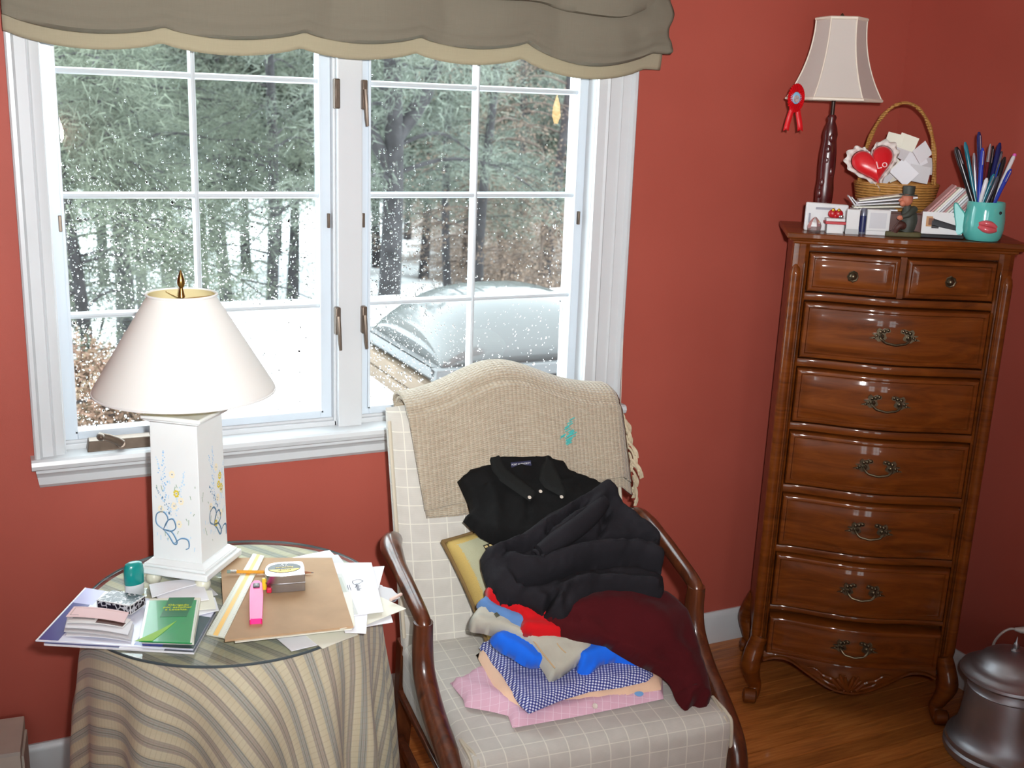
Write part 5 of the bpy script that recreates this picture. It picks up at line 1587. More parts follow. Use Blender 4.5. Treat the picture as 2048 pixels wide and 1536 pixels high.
# rolled sleeve of the fleece with its spiral end
RP = np.array([tuple(p) for p in spline([(1078, 1106), (1110, 1084), (1150, 1058), (1186, 1028), (1208, 1004)], 5)])
RW = hit(RP[:, 0], RP[:, 1], pile(.120))
loc_ = np.array(fl_.location)
m = MB(); nR = len(RW)
m.tube([tuple(p-loc_) for p in RW], [.019+.007*math.sin(PI*k/(nR-1)) for k in range(nR)], 16, flat=.75)
m.build('rolled_sleeve', flc, fl_)
d0 = RW[1]-RW[0]; d0 /= np.linalg.norm(d0); s0 = np.cross(d0, [0, 0, 1]); s0 /= np.linalg.norm(s0); u0 = np.cross(s0, d0)
m = MB(); m.tube([tuple(RW[0]-loc_-d0*.006+(s0*math.cos(q)+u0*math.sin(q))*(.004+.0024*q)) for q in np.linspace(0, 6.6, 30)], .0042, 8); m.build('cuff_roll', flc, fl_)
# ------------------------------------------------------------------ tall chest of drawers across the corner
DX, DY, DR = 1.9562, -.5225, -.6136
LEAN = .012
chest = empty('chest_of_drawers', (DX, DY, 0), DR); tag(chest, 'tall narrow wooden chest of drawers with a serpentine front across the corner', 'chest')
def walnut(name, dark=1.0):
    N = Nodes(name); co = N.coord()
    g = N.noise(3.2, 6, N.mapping(co, (1.3, 3, 9)), .62, 1.4)
    g2 = N.noise(40, 3, N.mapping(co, (.6, 1, 6)), .5)
    c = N.ramp(g, [(.25, tuple(q*dark for q in RGB(74, 34, 8)[:3])+(1,)), (.5, tuple(q*dark for q in RGB(108, 53, 14)[:3])+(1,)), (.78, tuple(q*dark for q in RGB(132, 70, 22)[:3])+(1,))])
    c = N.mix(N.math('MULTIPLY', g2, .3), c, tuple(q*dark for q in RGB(70, 32, 10)[:3])+(1,))
    N.set(Base_Color=c, Roughness=.45, Specular_IOR_Level=.12, Coat_Weight=.42, Coat_Roughness=.06)
    return N.m
MAT['chest'] = walnut('walnut_lacquer')
MAT['chest_d'] = walnut('walnut_dark_edge', .55)
def bow(x, hw=.238, A=.030):
    t = max(-1, min(1, x/hw)); return A*(.5+.5*math.cos(PI*t))
def DB(mb, name, mat, parent=None, **k):
    mb.v = [(p[0]+LEAN*p[2], p[1], p[2]) for p in mb.v]
    return mb.build(name, mat, parent or chest, **k)
HD, YD = .238, .022
# carcass
m = MB(); m.box(-.255, .255, .055, .335, .165, 1.335); DB(m, 'case', MAT['chest_d'], smooth=0, bevel=.002)
for s in (-1, 1):
    m = MB(); m.box(s*.262-.007, s*.262+.007, .05, .325, .17, 1.335); DB(m, 'side_panel', MAT['chest'], smooth=0, bevel=.002)
    # corner post with a rounded pilaster
    m = MB()
    m.prism([(s*.236, .060), (s*.236, .026), (s*.246, .018), (s*.262, .020), (s*.276, .034), (s*.278, .060)], .165, 1.335, 'z'); DB(m, 'corner_post', MAT['chest'], smooth=20, bevel=.0015)
    m = MB(); m.tube([(s*.265, .026, z) for z in (.195, .205, .22, 1.255, 1.27, 1.28)], [.004, .012, .0145, .0145, .012, .004], 14); DB(m, 'pilaster', MAT['chest'])
    m = MB(); m.tube([(s*.2455, .021, z) for z in (.19, .2, 1.28, 1.29)], [.002, .0045, .0045, .002], 10); DB(m, 'bead', MAT['chest_d'])
def strip(z0, z1, y_in, y_out, hw, A=.030, n=30):
    """bowed rail between z0 and z1"""
    mb = MB(); G = []
    for i in range(n+1):
        x = -hw+2*hw*i/n; f = bow(x, hw, A)
        G.append([(x, y_in, z0), (x, y_out-f, z0), (x, y_out-f-.0015, z0+.003), (x, y_out-f-.0015, z1-.003), (x, y_out-f, z1), (x, y_in, z1)])
    mb.grid(G, cv=True); return mb
rows = [(1.207, 1.315), (1.028, 1.184), (.849, 1.003), (.670, .825), (.490, .644), (.307, .467), (.160, .2804)]
edges = [(1.315, 1.338), (1.184, 1.207), (1.003, 1.028), (.825, .849), (.644, .670), (.467, .490), (.290, .307)]
for (a, c) in edges:
    DB(strip(a+.002, c-.002, .07, YD+.006, HD), 'rail', MAT['chest'], smooth=35)
# drawers
def front(x0, x1, z0, z1, yb, bowf):
    def axis(a, c, nmid):
        e = [0, .003, .006, .012, .015, .019, .026]
        lo = [a+q for q in e]; hi = [c-q for q in reversed(e)]
        mid = list(np.linspace(lo[-1], hi[0], nmid+2))[1:-1]
        return lo+mid+hi
    X, Z = axis(x0, x1, 18), axis(z0, z1, 3)
    prof_e = [0, .003, .006, .012, .015, .019, .026, 1]; prof_d = [0, .0075, .009, .009, .003, .003, .0065, .0065]
    G = []
    for x in X:
        row = [(x, yb+.03, z0)]
        for z in Z:
            e = min(x-x0, x1-x, z-z0, z1-z)
            row.append((x, yb-bowf(x)-float(np.interp(e, prof_e, prof_d)), z))
        row.append((x, yb+.03, z1)); G.append(row)
    mb = MB(); mb.grid(G)
    n = len(G[0])
    mb.f.append(tuple(range(n))); mb.f.append(tuple((len(G)-1)*n+k for k in range(n-1, -1, -1)))
    return mb
def leaf_plate(mb, s, y):
    out = [(.020, -.006), (.024, .006), (.013, .010), (.014, .018), (.024, .020), (.034, .016), (.042, .020), (.048, .012), (.046, .006), (.058, .004), (.050, -.002), (.064, -.008), (.048, -.010), (.040, -.016), (.028, -.012)]
    poly = [(s*p[0], p[1]) for p in closed_spline(out, 3)]
    mb.prism(poly, y-.0035, y, 'y')
    for cx_, cz_, r_ in ((.019, .015, .0045), (.028, .012, .005), (.037, .010, .005), (.034, -.002, .007), (.046, -.001, .004), (.052, -.006, .0035)):
        mb.ball((s*cx_, y-.004, cz_), r_, 8, 6, (1, .55, 1))
def bail_handle(zc, y):
    mb = MB()
    for s in (-1, 1): leaf_plate(mb, s, y+.0007)
    mb.tube(spline([(-.036, y-.004, .000), (-.036, y-.016, -.004), (-.026, y-.022, -.014), (-.012, y-.024, -.017), (0, y-.025, -.019), (.012, y-.024, -.017), (.026, y-.022, -.014), (.036, y-.016, -.004), (.036, y-.004, .000)], 4), .0033, 8)
    mb.v = [(p[0], p[1], p[2]+zc) for p in mb.v]; return mb
def rosette(xc, zc, y):
    mb = MB(); n = 24
    prof = [(.0145, .0), (.0150, .002), (.0125, .0035), (.010, .0025), (.008, .006), (.004, .009), (.001, .0095)]
    vs = []
    for r, d in prof:
        for k in range(n):
            w = 2*PI*k/n; q = r*(1+.06*math.cos(8*w)) if r > .006 else r
            vs.append((xc+q*math.cos(w), y-d, zc+q*math.sin(w)))
    fs = [(i*n+k, i*n+(k+1) % n, (i+1)*n+(k+1) % n, (i+1)*n+k) for i in range(len(prof)-1) for k in range(n)]+[tuple((len(prof)-1)*n+k for k in range(n))]
    mb.add(vs, fs); return mb
z0, z1 = rows[0]
for s in (-1, 1):
    x0, x1 = (-HD+.004, -.008) if s < 0 else (.008, HD-.004)
    dr = DB(front(x0, x1, z0+.003, z1-.003, YD, lambda x: bow(x)), 'drawer', MAT['chest'], smooth=35)
    xc = (x0+x1)/2; DB(rosette(xc, (z0+z1)/2-.003, YD-bow(xc)-.0060), 'knob', MAT['darkbrass'], dr)
DB(MB().box(-.008, .008, YD-.022, .08, z0, z1), 'divider', MAT['chest'], smooth=0)
for i, (z0, z1) in enumerate(rows[1:]):
    out = .010 if i == 5 else 0
    dr = DB(front(-HD+.004, HD-.004, z0+.003, z1-.003, YD-out, lambda x: bow(x)), 'drawer', MAT['chest'], smooth=35)
    DB(bail_handle((z0+z1)/2+.004, YD-out-.030-.0064), 'handle', MAT['darkbrass'], dr)
# top slab with moulded edge
def plan(hx, yf, yb, A, n=40):
    pts = [(-hx+2*hx*i/n, yf-bow(-hx+2*hx*i/n, hx*.82, A)) for i in range(n+1)]
    return pts+[(hx, yb), (-hx, yb)]
m = MB()
for (hx, yf, yb, za, zb) in ((.280, .014, .338, 1.335, 1.343), (.290, .006, .340, 1.343, 1.349), (.298, -.001, .342, 1.349, 1.3635)):
    m.prism(plan(hx, yf, yb, .030), za, zb, 'z')
DB(m, 'top', MAT['chest'], bevel=.003, seg=3)
# scalloped apron with carved leaves
bot = spline([(-.238, .128), (-.205, .140), (-.165, .138), (-.11, .108), (-.05, .078), (0, .070), (.05, .078), (.11, .108), (.165, .138), (.205, .140), (.238, .128)], 5)
mb = MB(); G = []
for p in bot:
    x, zb = p; f = bow(x)
    G.append([(x, YD+.03, zb), (x, YD+.004-f, zb), (x, YD-.004-f, zb+.003), (x, YD-.004-f, zb+.009), (x, YD+.002-f, zb+.012), (x, YD+.002-f, .152), (x, YD+.006-f, .159), (x, YD+.03, .159)])
mb.grid(G, cv=True); DB(mb, 'apron', MAT['chest'], smooth=35)
mb = MB(); yc = lambda x: YD-.002-bow(x)
for s in (-1, 1):
    P_ = spline([(s*.022, .088), (s*.045, .112), (s*.07, .120), (s*.095, .136), (s*.115, .134)], 6)
    mb.tube([(p[0], yc(p[0])-.002, p[1]) for p in P_], [.006*(1-.75*k/(len(P_)-1))+.0015 for k in range(len(P_))], 8)
    P_ = spline([(s*.03, .094), (s*.055, .100), (s*.075, .112), (s*.068, .122)], 6)
    mb.tube([(p[0], yc(p[0])-.002, p[1]) for p in P_], [.005*(1-.7*k/(len(P_)-1))+.001 for k in range(len(P_))], 8)
    for k, (a, b_) in enumerate(((.012, .128), (.026, .130), (.034, .118))):
        P_ = spline([(0, .082), (s*a*.6, .105), (s*a, b_)], 6)
        mb.tube([(p[0], yc(p[0])-.003, p[1]) for p in P_], [.003+.004*math.sin(PI*q/(len(P_)-1)) for q in range(len(P_))], 8)
    mb.ball((s*.010, yc(0)-.006, .084), .004, 8, 6); mb.ball((s*.012, yc(0)-.006, .128), .004, 8, 6)
DB(mb, 'carving', MAT['chest'])
# cabriole legs
for s in (-1, 1):
    for fr_ in (1, 0):
        yy, o_ = (.030, -1) if fr_ else (.315, 1)
        pth = spline([(s*.252, yy, .205), (s*.264, yy+o_*.004, .165), (s*.272, yy+o_*.016, .120), (s*.262, yy+o_*.004, .075), (s*.252, yy-o_*.002, .045), (s*.258, yy+o_*.010, .022), (s*.266, yy+o_*.020, .018)], 6)
        nn = len(pth)
        rad = np.interp(np.linspace(0, 1, nn), [0, .15, .33, .5, .68, .85, 1], [.023, .026, .028, .022, .018, .019, .020])
        m = MB(); m.tube(pth, list(rad), 14); m.tube([(s*.266-.019, yy+o_*.018, .0215), (s*.266-.015, yy+o_*.018, .0215), (s*.266+.015, yy+o_*.018, .0215), (s*.266+.019, yy+o_*.018, .0215)], [.016, .0215, .0215, .016], 16)
        m.tube([(s*.266-.021, yy+o_*.018, .0215), (s*.266+.021, yy+o_*.018, .0215)], .009, 12)
        DB(m, 'leg', MAT['chest'])

# ------------------------------------------------------------------ things on the chest
TOPZ = 1.3637
dca, dsa = math.cos(DR), math.sin(DR)
def d2w(lx, ly, z=TOPZ):
    lx = lx+LEAN*z
    return np.array([DX+lx*dca-ly*dsa, DY+lx*dsa+ly*dca, z])
def pix(P):
    d = np.array(P)-EYE; return 1024+F*d.dot(RT)/d.dot(FW), 768+F*d.dot(DN)/d.dot(FW)
def dtop(u, ly):
    lo, hi = -.4, .4
    for _ in range(40):
        mid = (lo+hi)/2
        if pix(d2w(mid, ly))[0] < u: lo = mid
        else: hi = mid
    return lo
def put(name, u, ly, label, cat, rz=0.0, group=None):
    lx = dtop(u, ly); p = d2w(lx, ly)
    e = empty(name, tuple(p), DR+rz); tag(e, label, cat, group); return e
card = plain('white_card', RGB(214, 214, 214), .6)
e = put('note_block', 1650, .095, 'white block of note cards standing left on the chest', 'note cards', .05)
m = MB(); m.hexa([(-.056, -.006, 0), (.056, -.006, 0), (.056, .012, 0), (-.056, .012, 0)], [(-.054, .004, .074), (.056, .004, .070), (.056, .020, .070), (-.054, .020, .074)]); m.build('block', card, e, bevel=.003)
m = MB(); m.box(-.030, .020, -.0035, -.0025, .056, .062); m.box(-.047, -.042, -.0045, -.0035, .020, .046); m.build('print', plain('grey_print', RGB(150, 150, 160), .6), e, smooth=0)
e = put('crystal_ornament', 1628, .045, 'small sparkling faceted crystal on the chest front', 'crystal', .2)
def crystal_mat():
    N = Nodes('cut_crystal'); N.set(Base_Color=(.9, .92, .95, 1), Roughness=.12, Metallic=.85); return N.m
m = MB(); m.lathe([(.012, 0), (.018, .006), (.019, .016), (.015, .026), (.009, .034), (.002, .040)], 8); m.build('facets', crystal_mat(), e, smooth=0)
e = put('gift_box', 1667, .050, 'little white gift box with a red band and gold trimmed bow', 'gift box', .05)
m = MB(); m.box(-.021, .021, -.017, .017, 0, .024); m.build('box', card, e, bevel=.001)
rd_ = plain('red_ribbon_satin', RGB(176, 24, 34), .35); gd_ = plain('gold_trim', RGB(236, 190, 70), .25, metal=.9)
m = MB(); m.box(-.026, .026, -.021, .021, .024, .031); m.build('red_band', rd_, e, bevel=.001)
m = MB(); m.box(-.024, .024, -.019, .019, .031, .039); m.build('lid', card, e, bevel=.002)
m = MB(); m.ball((-.007, 0, .050), .010, 12, 8, (1.2, .8, 1.1)); m.ball((.008, 0, .050), .010, 12, 8, (1.2, .8, 1.1)); m.ball((0, 0, .045), .008); m.build('bow', rd_, e)
for q in (-1, 1): MB().ball((q*.007, -.006, .060), .0045, 10, 8).build('gold_bead', gd_, e)
MB().ball((.014, -.010, .044), .0055, 10, 8, (1.3, 1, .8)).build('silver_bead', plain('silver_bead', RGB(210, 210, 214), .15, metal=1), e)
e = put('small_box', 1702, .055, 'narrow white carton standing beside the gift box', 'box', .0)
m = MB(); m.box(-.0165, .0165, -.012, .012, 0, .064); m.build('carton', card, e, bevel=.0015); MB().box(-.0168, .0168, -.0122, -.0118, .0, .013).build('flap_line', plain('grey_flap', RGB(180, 182, 182), .6), e, smooth=0)
e = put('spray_bottle', 1723, .060, 'slim navy and silver spray bottle between two white cartons', 'bottle')
MB().lathe([(.008, 0), (.0085, .002), (.0085, .05), (.0075, .054), (.007, .066), (.0055, .068)], 18).build('bottle', plain('silver_grey_bottle', RGB(120, 122, 136), .3, metal=.4), e)
MB().lathe([(.0087, .006), (.0088, .008), (.0088, .046), (.0087, .048)], 18, caps=False).build('wrap', plain('navy_wrap', RGB(34, 38, 84), .4), e)
e = put('small_box', 1752, .055, 'wide white carton standing left of the figurine', 'box', .03)
m = MB(); m.box(-.029, .029, -.013, .013, 0, .066); m.build('carton', card, e, bevel=.0015)
m = MB(); m.box(-.022, .020, -.0136, -.0128, .018, .058); m.build('label_panel', plain('pale_grey_panel', RGB(196, 196, 200), .6), e, smooth=0)
MB().box(-.0294, .0294, -.0135, -.0127, .011, .0128).build('flap_line', bpy.data.materials['grey_flap'], e, smooth=0)
# figurine: little man with a tall hat and a cane
e = put('figurine', 1803, .050, 'carved figurine of a seated man in a tall dark hat', 'figurine', .1)
fl_m = plain('carved_flesh', RGB(186, 110, 84), .6, var=.1, vscale=60); gr_m = plain('carved_dark_green', RGB(56, 60, 52), .6, var=.15, vscale=60); br_m = plain('carved_brown', RGB(70, 34, 26), .6, var=.15, vscale=60); ol_m = plain('carved_olive_base', RGB(84, 78, 48), .7, var=.15, vscale=60)
m = MB(); m.prism(closed_spline([(-.046, -.014), (-.03, -.02), (.03, -.02), (.046, -.012), (.044, .014), (.02, .02), (-.03, .018)], 4), 0, .013, 'z'); m.build('base', ol_m, e, bevel=.003)
m = MB(); m.tube(spline([(.008, 0, .012), (.012, 0, .03), (.014, .002, .05), (.008, 0, .070), (.004, -.002, .084)], 5), [.019, .0195, .020, .0205, .021, .021, .0215, .022, .022, .0215, .021, .020, .019, .018, .016, .014, .012, .010, .009, .008, .008], 14); m.build('coat', gr_m, e)
m = MB(); m.tube(spline([(.006, -.006, .026), (-.012, -.016, .030), (-.020, -.016, .020), (-.022, -.014, .012)], 4), [.011]*5+[.009]*4+[.008]*4, 10); m.build('trousers', br_m, e)
m = MB(); m.tube(spline([(.022, -.012, .074), (.006, -.024, .060), (-.012, -.026, .052)], 4), [.009]*3+[.008]*3+[.006]*3, 10); m.build('sleeve', gr_m, e)
m = MB(); m.ball((-.016, -.027, .050), .0065, 10, 8, (1.3, .8, 1)); m.build('hand', fl_m, e)
m = MB(); m.tube([(-.012, -.028, .054), (-.034, -.024, .013)], .0016, 6); m.build('cane', br_m, e)
m = MB(); m.ball((.002, -.004, .096), .0155, 16, 12, (.95, 1, 1.15)); m.tube([(-.012, -.008, .096), (-.020, -.010, .092)], [.005, .003], 8); m.ball((-.008, -.008, .086), .009, 10, 8); m.build('head', fl_m, e)
m = MB(); m.lathe([(.023, .106), (.023, .108), (.0145, .109), (.0155, .128), (.015, .130), (.002, .131)], 18, (.005, 0, 0)); m.build('hat', gr_m, e)
# framed business card on a black stand
e = put('card_stand', 1881, .060, 'white picture card on a black stand between the figurine and the mug', 'card stand', .02)
m = MB(); m.box(-.055, .055, -.014, .014, 0, .010); m.build('stand', MAT['black'], e, bevel=.002)
def uvbox(w, h_, t, mat, name, par, loc, rot=(0, 0, 0)):
    m = MB(); m.add([(-w/2, -t/2, 0), (w/2, -t/2, 0), (w/2, -t/2, h_), (-w/2, -t/2, h_)], [(0, 1, 2, 3)], [(0, 0), (1, 0), (1, 1), (0, 1)])
    m.add([(-w/2, t/2, 0), (w/2, t/2, 0), (w/2, t/2, h_), (-w/2, t/2, h_)], [(3, 2, 1, 0)], [(0, 0), (1, 0), (1, 1), (0, 1)])
    m.add([(-w/2, -t/2, 0), (w/2, -t/2, 0), (w/2, -t/2, h_), (-w/2, -t/2, h_), (-w/2, t/2, 0), (w/2, t/2, 0), (w/2, t/2, h_), (-w/2, t/2, h_)], [(0, 4, 5, 1), (1, 5, 6, 2), (2, 6, 7, 3), (3, 7, 4, 0)])
    o = m.build(name, mat, par, smooth=0); o.location = loc; o.rotation_euler = rot; return o
o = uvbox(.102, .058, .002, print_mat('picture_card_print', RGB(226, 226, 226), [(.10, .35, .26, .80, RGB(190, 140, 90)), (.16, .42, .30, .72, RGB(120, 70, 40)), (.24, .28, .42, .62, RGB(44, 36, 40)), (.76, .80, .94, .86, RGB(150, 150, 170))], .4), 'card', e, (0, -.002, .008), (-.10, 0, 0))
m = MB(); m.tube([(-.024, 0, .032), (.040, 0, .018)], [.009, .006], 10); ob = m.build('pictured_pen', plain('black_print', RGB(24, 22, 30), .4), o); ob.scale = (1, .06, 1); ob.location = (0, -.0012, 0)
# fish mug with pens
e = put('fish_mug', 1963, .055, 'turquoise fish shaped mug holding pens at the right end of the chest', 'mug', -.15)
tq = plain('turquoise_glaze', RGB(92, 188, 180), .12, coat=.5); lipm = plain('pink_lips_glaze', RGB(206, 92, 100), .15, coat=.5)
m = MB(); m.lathe([(.030, 0), (.040, .001), (.046, .010), (.050, .030), (.050, .055), (.047, .078), (.046, .097), (.0445, .099), (.043, .097), (.044, .078), (.046, .05), (.044, .02), (.036, .006), (.002, .005)], 48, caps=False); m.build('cup', tq, e)
m = MB(); out = [(-.046, .018), (-.062, .008), (-.070, .012), (-.068, .034), (-.074, .060), (-.078, .088), (-.070, .092), (-.058, .078), (-.047, .062)]
m.prism(closed_spline(out, 4), -.006, .008, 'y'); m.build('fin', tq, e, bevel=.003)
m = MB()
for dz_, th_ in ((.045, .008), (.033, .009)):
    P_ = []
    for q in np.linspace(-1, 1, 13):
        w = -PI/2+.12+q*.42; r_ = .052
        P_.append((r_*math.cos(w), r_*math.sin(w), dz_-.004*q+(.006 if dz_ > .04 else -.004)*(math.cos(q*1.5)-.6)))
    m.tube(P_, [th_*(.35+.65*math.cos(q*1.3)) for q in np.linspace(-1, 1, 13)], 10)
m.build('lips', lipm, e)
w = -PI/2+.75
MB().ball((.0475*math.cos(w), .0475*math.sin(w), .074), .0042, 10, 8).build('eye', MAT['black'], e)
mugp = np.array(e.location); mdep = (mugp-EYE).dot(FW)
def at_depth(u, v, dep): d = ray(u, v); return EYE+d*dep
inkc = {'black': RGB(26, 24, 28), 'teal': RGB(24, 110, 130), 'blue': RGB(36, 60, 170), 'silver': RGB(196, 196, 206), 'wine': RGB(96, 26, 34), 'navy': RGB(30, 34, 90), 'white': RGB(220, 220, 224), 'cobalt': RGB(40, 80, 200), 'grey': RGB(130, 130, 140), 'dgrey': RGB(80, 80, 92)}
pmat = {k: plain('pen_'+k, c, .25, metal=.8 if k in ('silver', 'grey') else 0) for k, c in inkc.items()}
pens = [('black', 1912, 294, 1944, 398, .0075, 'thick black marker leaning left in the fish mug'), ('teal', 1930, 284, 1950, 398, .0048, 'teal ballpoint in the fish mug'),
        ('navy', 1958, 264, 1962, 398, .0058, 'tallest navy click pen in the fish mug'), ('silver', 1948, 306, 1952, 398, .0042, 'slim silver pen beside the teal ballpoint'),
        ('blue', 1965, 296, 1958, 398, .0055, 'mid blue pen left of the wine red pen'), ('wine', 1981, 288, 1964, 398, .0040, 'thin wine red pen with gold band'),
        ('black', 1986, 292, 1970, 398, .0052, 'black pen behind the wine red pen'), ('navy', 2000, 286, 1974, 398, .0060, 'navy pen with a silver tip at the back of the mug'),
        ('grey', 2004, 303, 1976, 398, .0046, 'grey metal pen crossing the navy pen'), ('black', 2010, 314, 1984, 398, .0055, 'black capped pen right of the grey pen'),
        ('cobalt', 2006, 322, 1980, 398, .0056, 'cobalt blue pen leaning right'), ('white', 2030, 308, 1988, 398, .0048, 'white pen with a pink tip leaning far right'),
        ('blue', 2022, 338, 1992, 398, .0050, 'short blue pen at the right rim of the mug'), ('white', 1974, 356, 1962, 398, .0050, 'short white pen at the front of the mug'),
        ('teal', 1988, 348, 1968, 398, .0050, 'short teal pen at the front of the mug'), ('dgrey', 1996, 352, 1976, 398, .0046, 'dark grey pen low at the front of the mug')]
rq_ = random.Random(4)
for i, (k, u0, v0, u1, v1, r_, lb) in enumerate(pens):
    dd = rq_.uniform(-.018, .018) if i < 13 else -.022
    tip = at_depth(u0, v0, mdep+dd*1.4); rim = at_depth(u1, v1, mdep+dd*.6)
    dr_ = tip-rim; L_ = np.linalg.norm(dr_); dr_ /= L_
    foot = rim-dr_*((rim[2]-(TOPZ+.012))/dr_[2])
    off_ = foot[:2]-mugp[:2]; rr2 = np.linalg.norm(off_)
    if rr2 > .030: foot[:2] = mugp[:2]+off_*.030/rr2
    pe_ = empty('pen', tuple(foot)); tag(pe_, lb, 'pen', 'pens in the fish mug')
    v_ = tip-foot; 
    MB().tube([(0, 0, 0), tuple(v_*.80)], r_*1.08, 10).build('barrel', pmat[k], pe_)
    MB().tube([tuple(v_*.80), tuple(v_*.95), tuple(v_)], [r_*1.18, r_*1.1, r_*.5], 10).build('cap', pmat['silver' if k in ('wine',) else ('white' if k == 'white' else k)], pe_)
    sd = np.cross(v_, FW); sd /= np.linalg.norm(sd)
    if i % 2 == 0: MB().tube([tuple(v_*.96-FW*r_*1.2), tuple(v_*.80-FW*r_*1.4)], .0011, 6).build('clip', pmat['silver'], pe_)
    if k == 'white' and u0 > 2000: MB().ball(tuple(v_*.985), r_*1.1, 10, 8).build('pink_tip', plain('magenta_tip', RGB(220, 90, 180), .3), pe_)
    if k == 'wine': MB().tube([tuple(v_*.52), tuple(v_*.60)], r_*1.15, 10).build('gold_band', gd_, pe_)
# letter tray with papers
e = put('letter_tray', 1790, .114, 'dark wooden letter tray full of papers behind the figurine', 'letter tray')
tw = plain('dark_tray_wood', RGB(84, 40, 28), .4, var=.15, vscale=20)
m = MB(); m.box(-.135, .150, -.035, -.028, 0, .056); m.build('front_board', tw, e, bevel=.001)
m = MB(); m.box(-.135, .150, .028, .035, 0, .056); m.build('back_board', tw, e, bevel=.001)
m = MB(); m.box(-.135, .150, -.028, .028, 0, .008); m.build('tray_floor', tw, e, smooth=0)
for s in (-.135, .143): MB().box(s, s+.007, -.028, .028, 0, .056).build('end_board', tw, e, smooth=0)
base_t = np.array(e.location)
rl = random.Random(6)
pm = [MAT['greyp'], MAT['paper'], MAT['paper2'], plain('reddish_envelope', RGB(196, 150, 148), .7)]
def slab(name, lab, cat, grp, lx, ly, z, L, dpt, th, ang, mat, sag=0.0):
    """sheet: length L tilted by ang in the front plane of the chest, depth dpt"""
    p = d2w(lx, ly, z)
    m = MB(); m.add([(0, 0, 0)], [])
    m = MB(); m.box(0, L, -dpt/2, dpt/2, 0, th)
    m.v = [(q[0], q[1], q[2]) for q in m.v]
    o = m.build(name, mat, None, smooth=0); o.location = tuple(p)
    o.rotation_euler = (Matrix.Rotation(DR, 3, 'Z') @ Matrix.Rotation(-ang, 3, 'Y')).to_euler()
    tag(o, lab, cat, grp); return o
lx0 = dtop(1836, .114)
for k in range(13):
    slab('envelope', 'used envelope slanting in the letter tray, '+ORD[k]+' from the left', 'envelope', 'slanted envelopes in the letter tray', lx0+.0086*k-.010, .114+rl.uniform(-.004, .004), TOPZ+.034+.0004*k, .128-.0034*k+rl.uniform(-.010, .006), .050, .0045, .84+.006*k, pm[(k*7) % 4 if k % 5 else 3])
lx1 = dtop(1700, .114)
for k in range(5):
    slab('paper_slip', ['cream paper slip lowest in the flat stack of the letter tray', 'white paper slip second in the letter tray stack', 'grey paper slip third in the letter tray stack', 'white paper slip fourth in the letter tray stack', 'cream paper slip on top of the letter tray stack'][k], 'paper', 'flat papers in the letter tray', lx1+.004*k-.004, .114, TOPZ+.058+.0062*k, .115+.012*k if k < 4 else .12, .052, .0035, .03+.035*k, pm[(k+1) % 3])
for k, (lb, dx, an) in enumerate((('crumpled grey receipt standing left of the basket', 0, 2.25), ('second grey receipt slanting left of the basket', .012, 2.35))):
    slab('paper_slip', lb, 'paper', None, dtop(1714, .118)+dx, .118, TOPZ+.055, .052, .030, .003, an, pm[0])
# basket
bk_ = put('basket', 1782, .262, 'round wicker basket with a hoop handle full of paper slips', 'basket', .1)
def wicker():
    N = Nodes('honey_wicker'); co = N.coord(); s = N.xyz(co)
    ang = N.math('ARCTAN2', s[1], s[0])
    a = N.math('SINE', N.math('MULTIPLY', s[2], 2*PI/.007)); b_ = N.math('SINE', N.math('MULTIPLY', ang, 26))
    f = N.math('MULTIPLY', a, N.math('ADD', N.math('MULTIPLY', b_, .6), 1)); n = N.noise(30, 3, co)
    N.set(Base_Color=N.mix(n, N.ramp(f, [(0, RGB(150, 100, 44)), (1, RGB(206, 154, 84))]), RGB(190, 138, 70)), Roughness=.5)
    N.bump(f, .6, .003); return N.m
wk = wicker()
m = MB(); m.lathe([(.070, 0), (.078, .004), (.092, .030), (.104, .065), (.112, .098), (.114, .104), (.110, .107), (.106, .100), (.096, .06), (.082, .02), (.07, .008), (.002, .007)], 64, caps=False); m.v = [(p[0], p[1], p[2]*1.2) for p in m.v]; m.build('bowl', wk, bk_)
m = MB()
for k in range(2):
    P_ = []
    for i in range(60):
        t = PI*i/59; P_.append(((.103-.004*k)*math.cos(t)*(1+.03*math.sin(t)), .004*(1 if k else -1)*math.sin(i*.9), .085+.255*math.sin(t)**.85))
    m.tube(P_, .0042, 8)
m.build('hoop_handle', wk, bk_)
bw = np.array(bk_.location)
rs_ = random.Random(12)
def free_slab(name, lab, cat, grp, center, w, h_, t, rot, mat):
    m = MB(); m.box(-w/2, w/2, -t/2, t/2, -h_/2, h_/2); o = m.build(name, mat, None, smooth=0); o.location = tuple(center); o.rotation_euler = rot; tag(o, lab, cat, grp); return o
slips = [(1830, 318, .055, .05, -.5, 0), (1800, 300, .05, .045, .5, 1), (1775, 330, .06, .04, -.9, 2), (1850, 330, .05, .045, .2, 1), (1808, 345, .06, .05, .7, 0), (1790, 345, .05, .045, -.4, 2), (1838, 348, .055, .045, .15, 1), (1770, 310, .05, .04, .9, 0), (1815, 285, .05, .04, .3, 2), (1845, 305, .045, .045, -.7, 0), (1790, 278, .045, .03, .2, 2), (1760, 345, .07, .03, .65, 1)]
tx = ['white slip', 'pale grey slip', 'cream slip']; ps_ = ['at the right of the basket', 'high in the middle of the basket', 'beside the red heart in the basket', 'against the hoop handle of the basket', 'low in the front of the basket', 'folded in the front of the basket', 'at the front right rim of the basket', 'under the heart lace in the basket', 'at the very top of the basket', 'tucked behind the hoop handle', 'curled at the back of the basket', 'slanting along the heart in the basket']
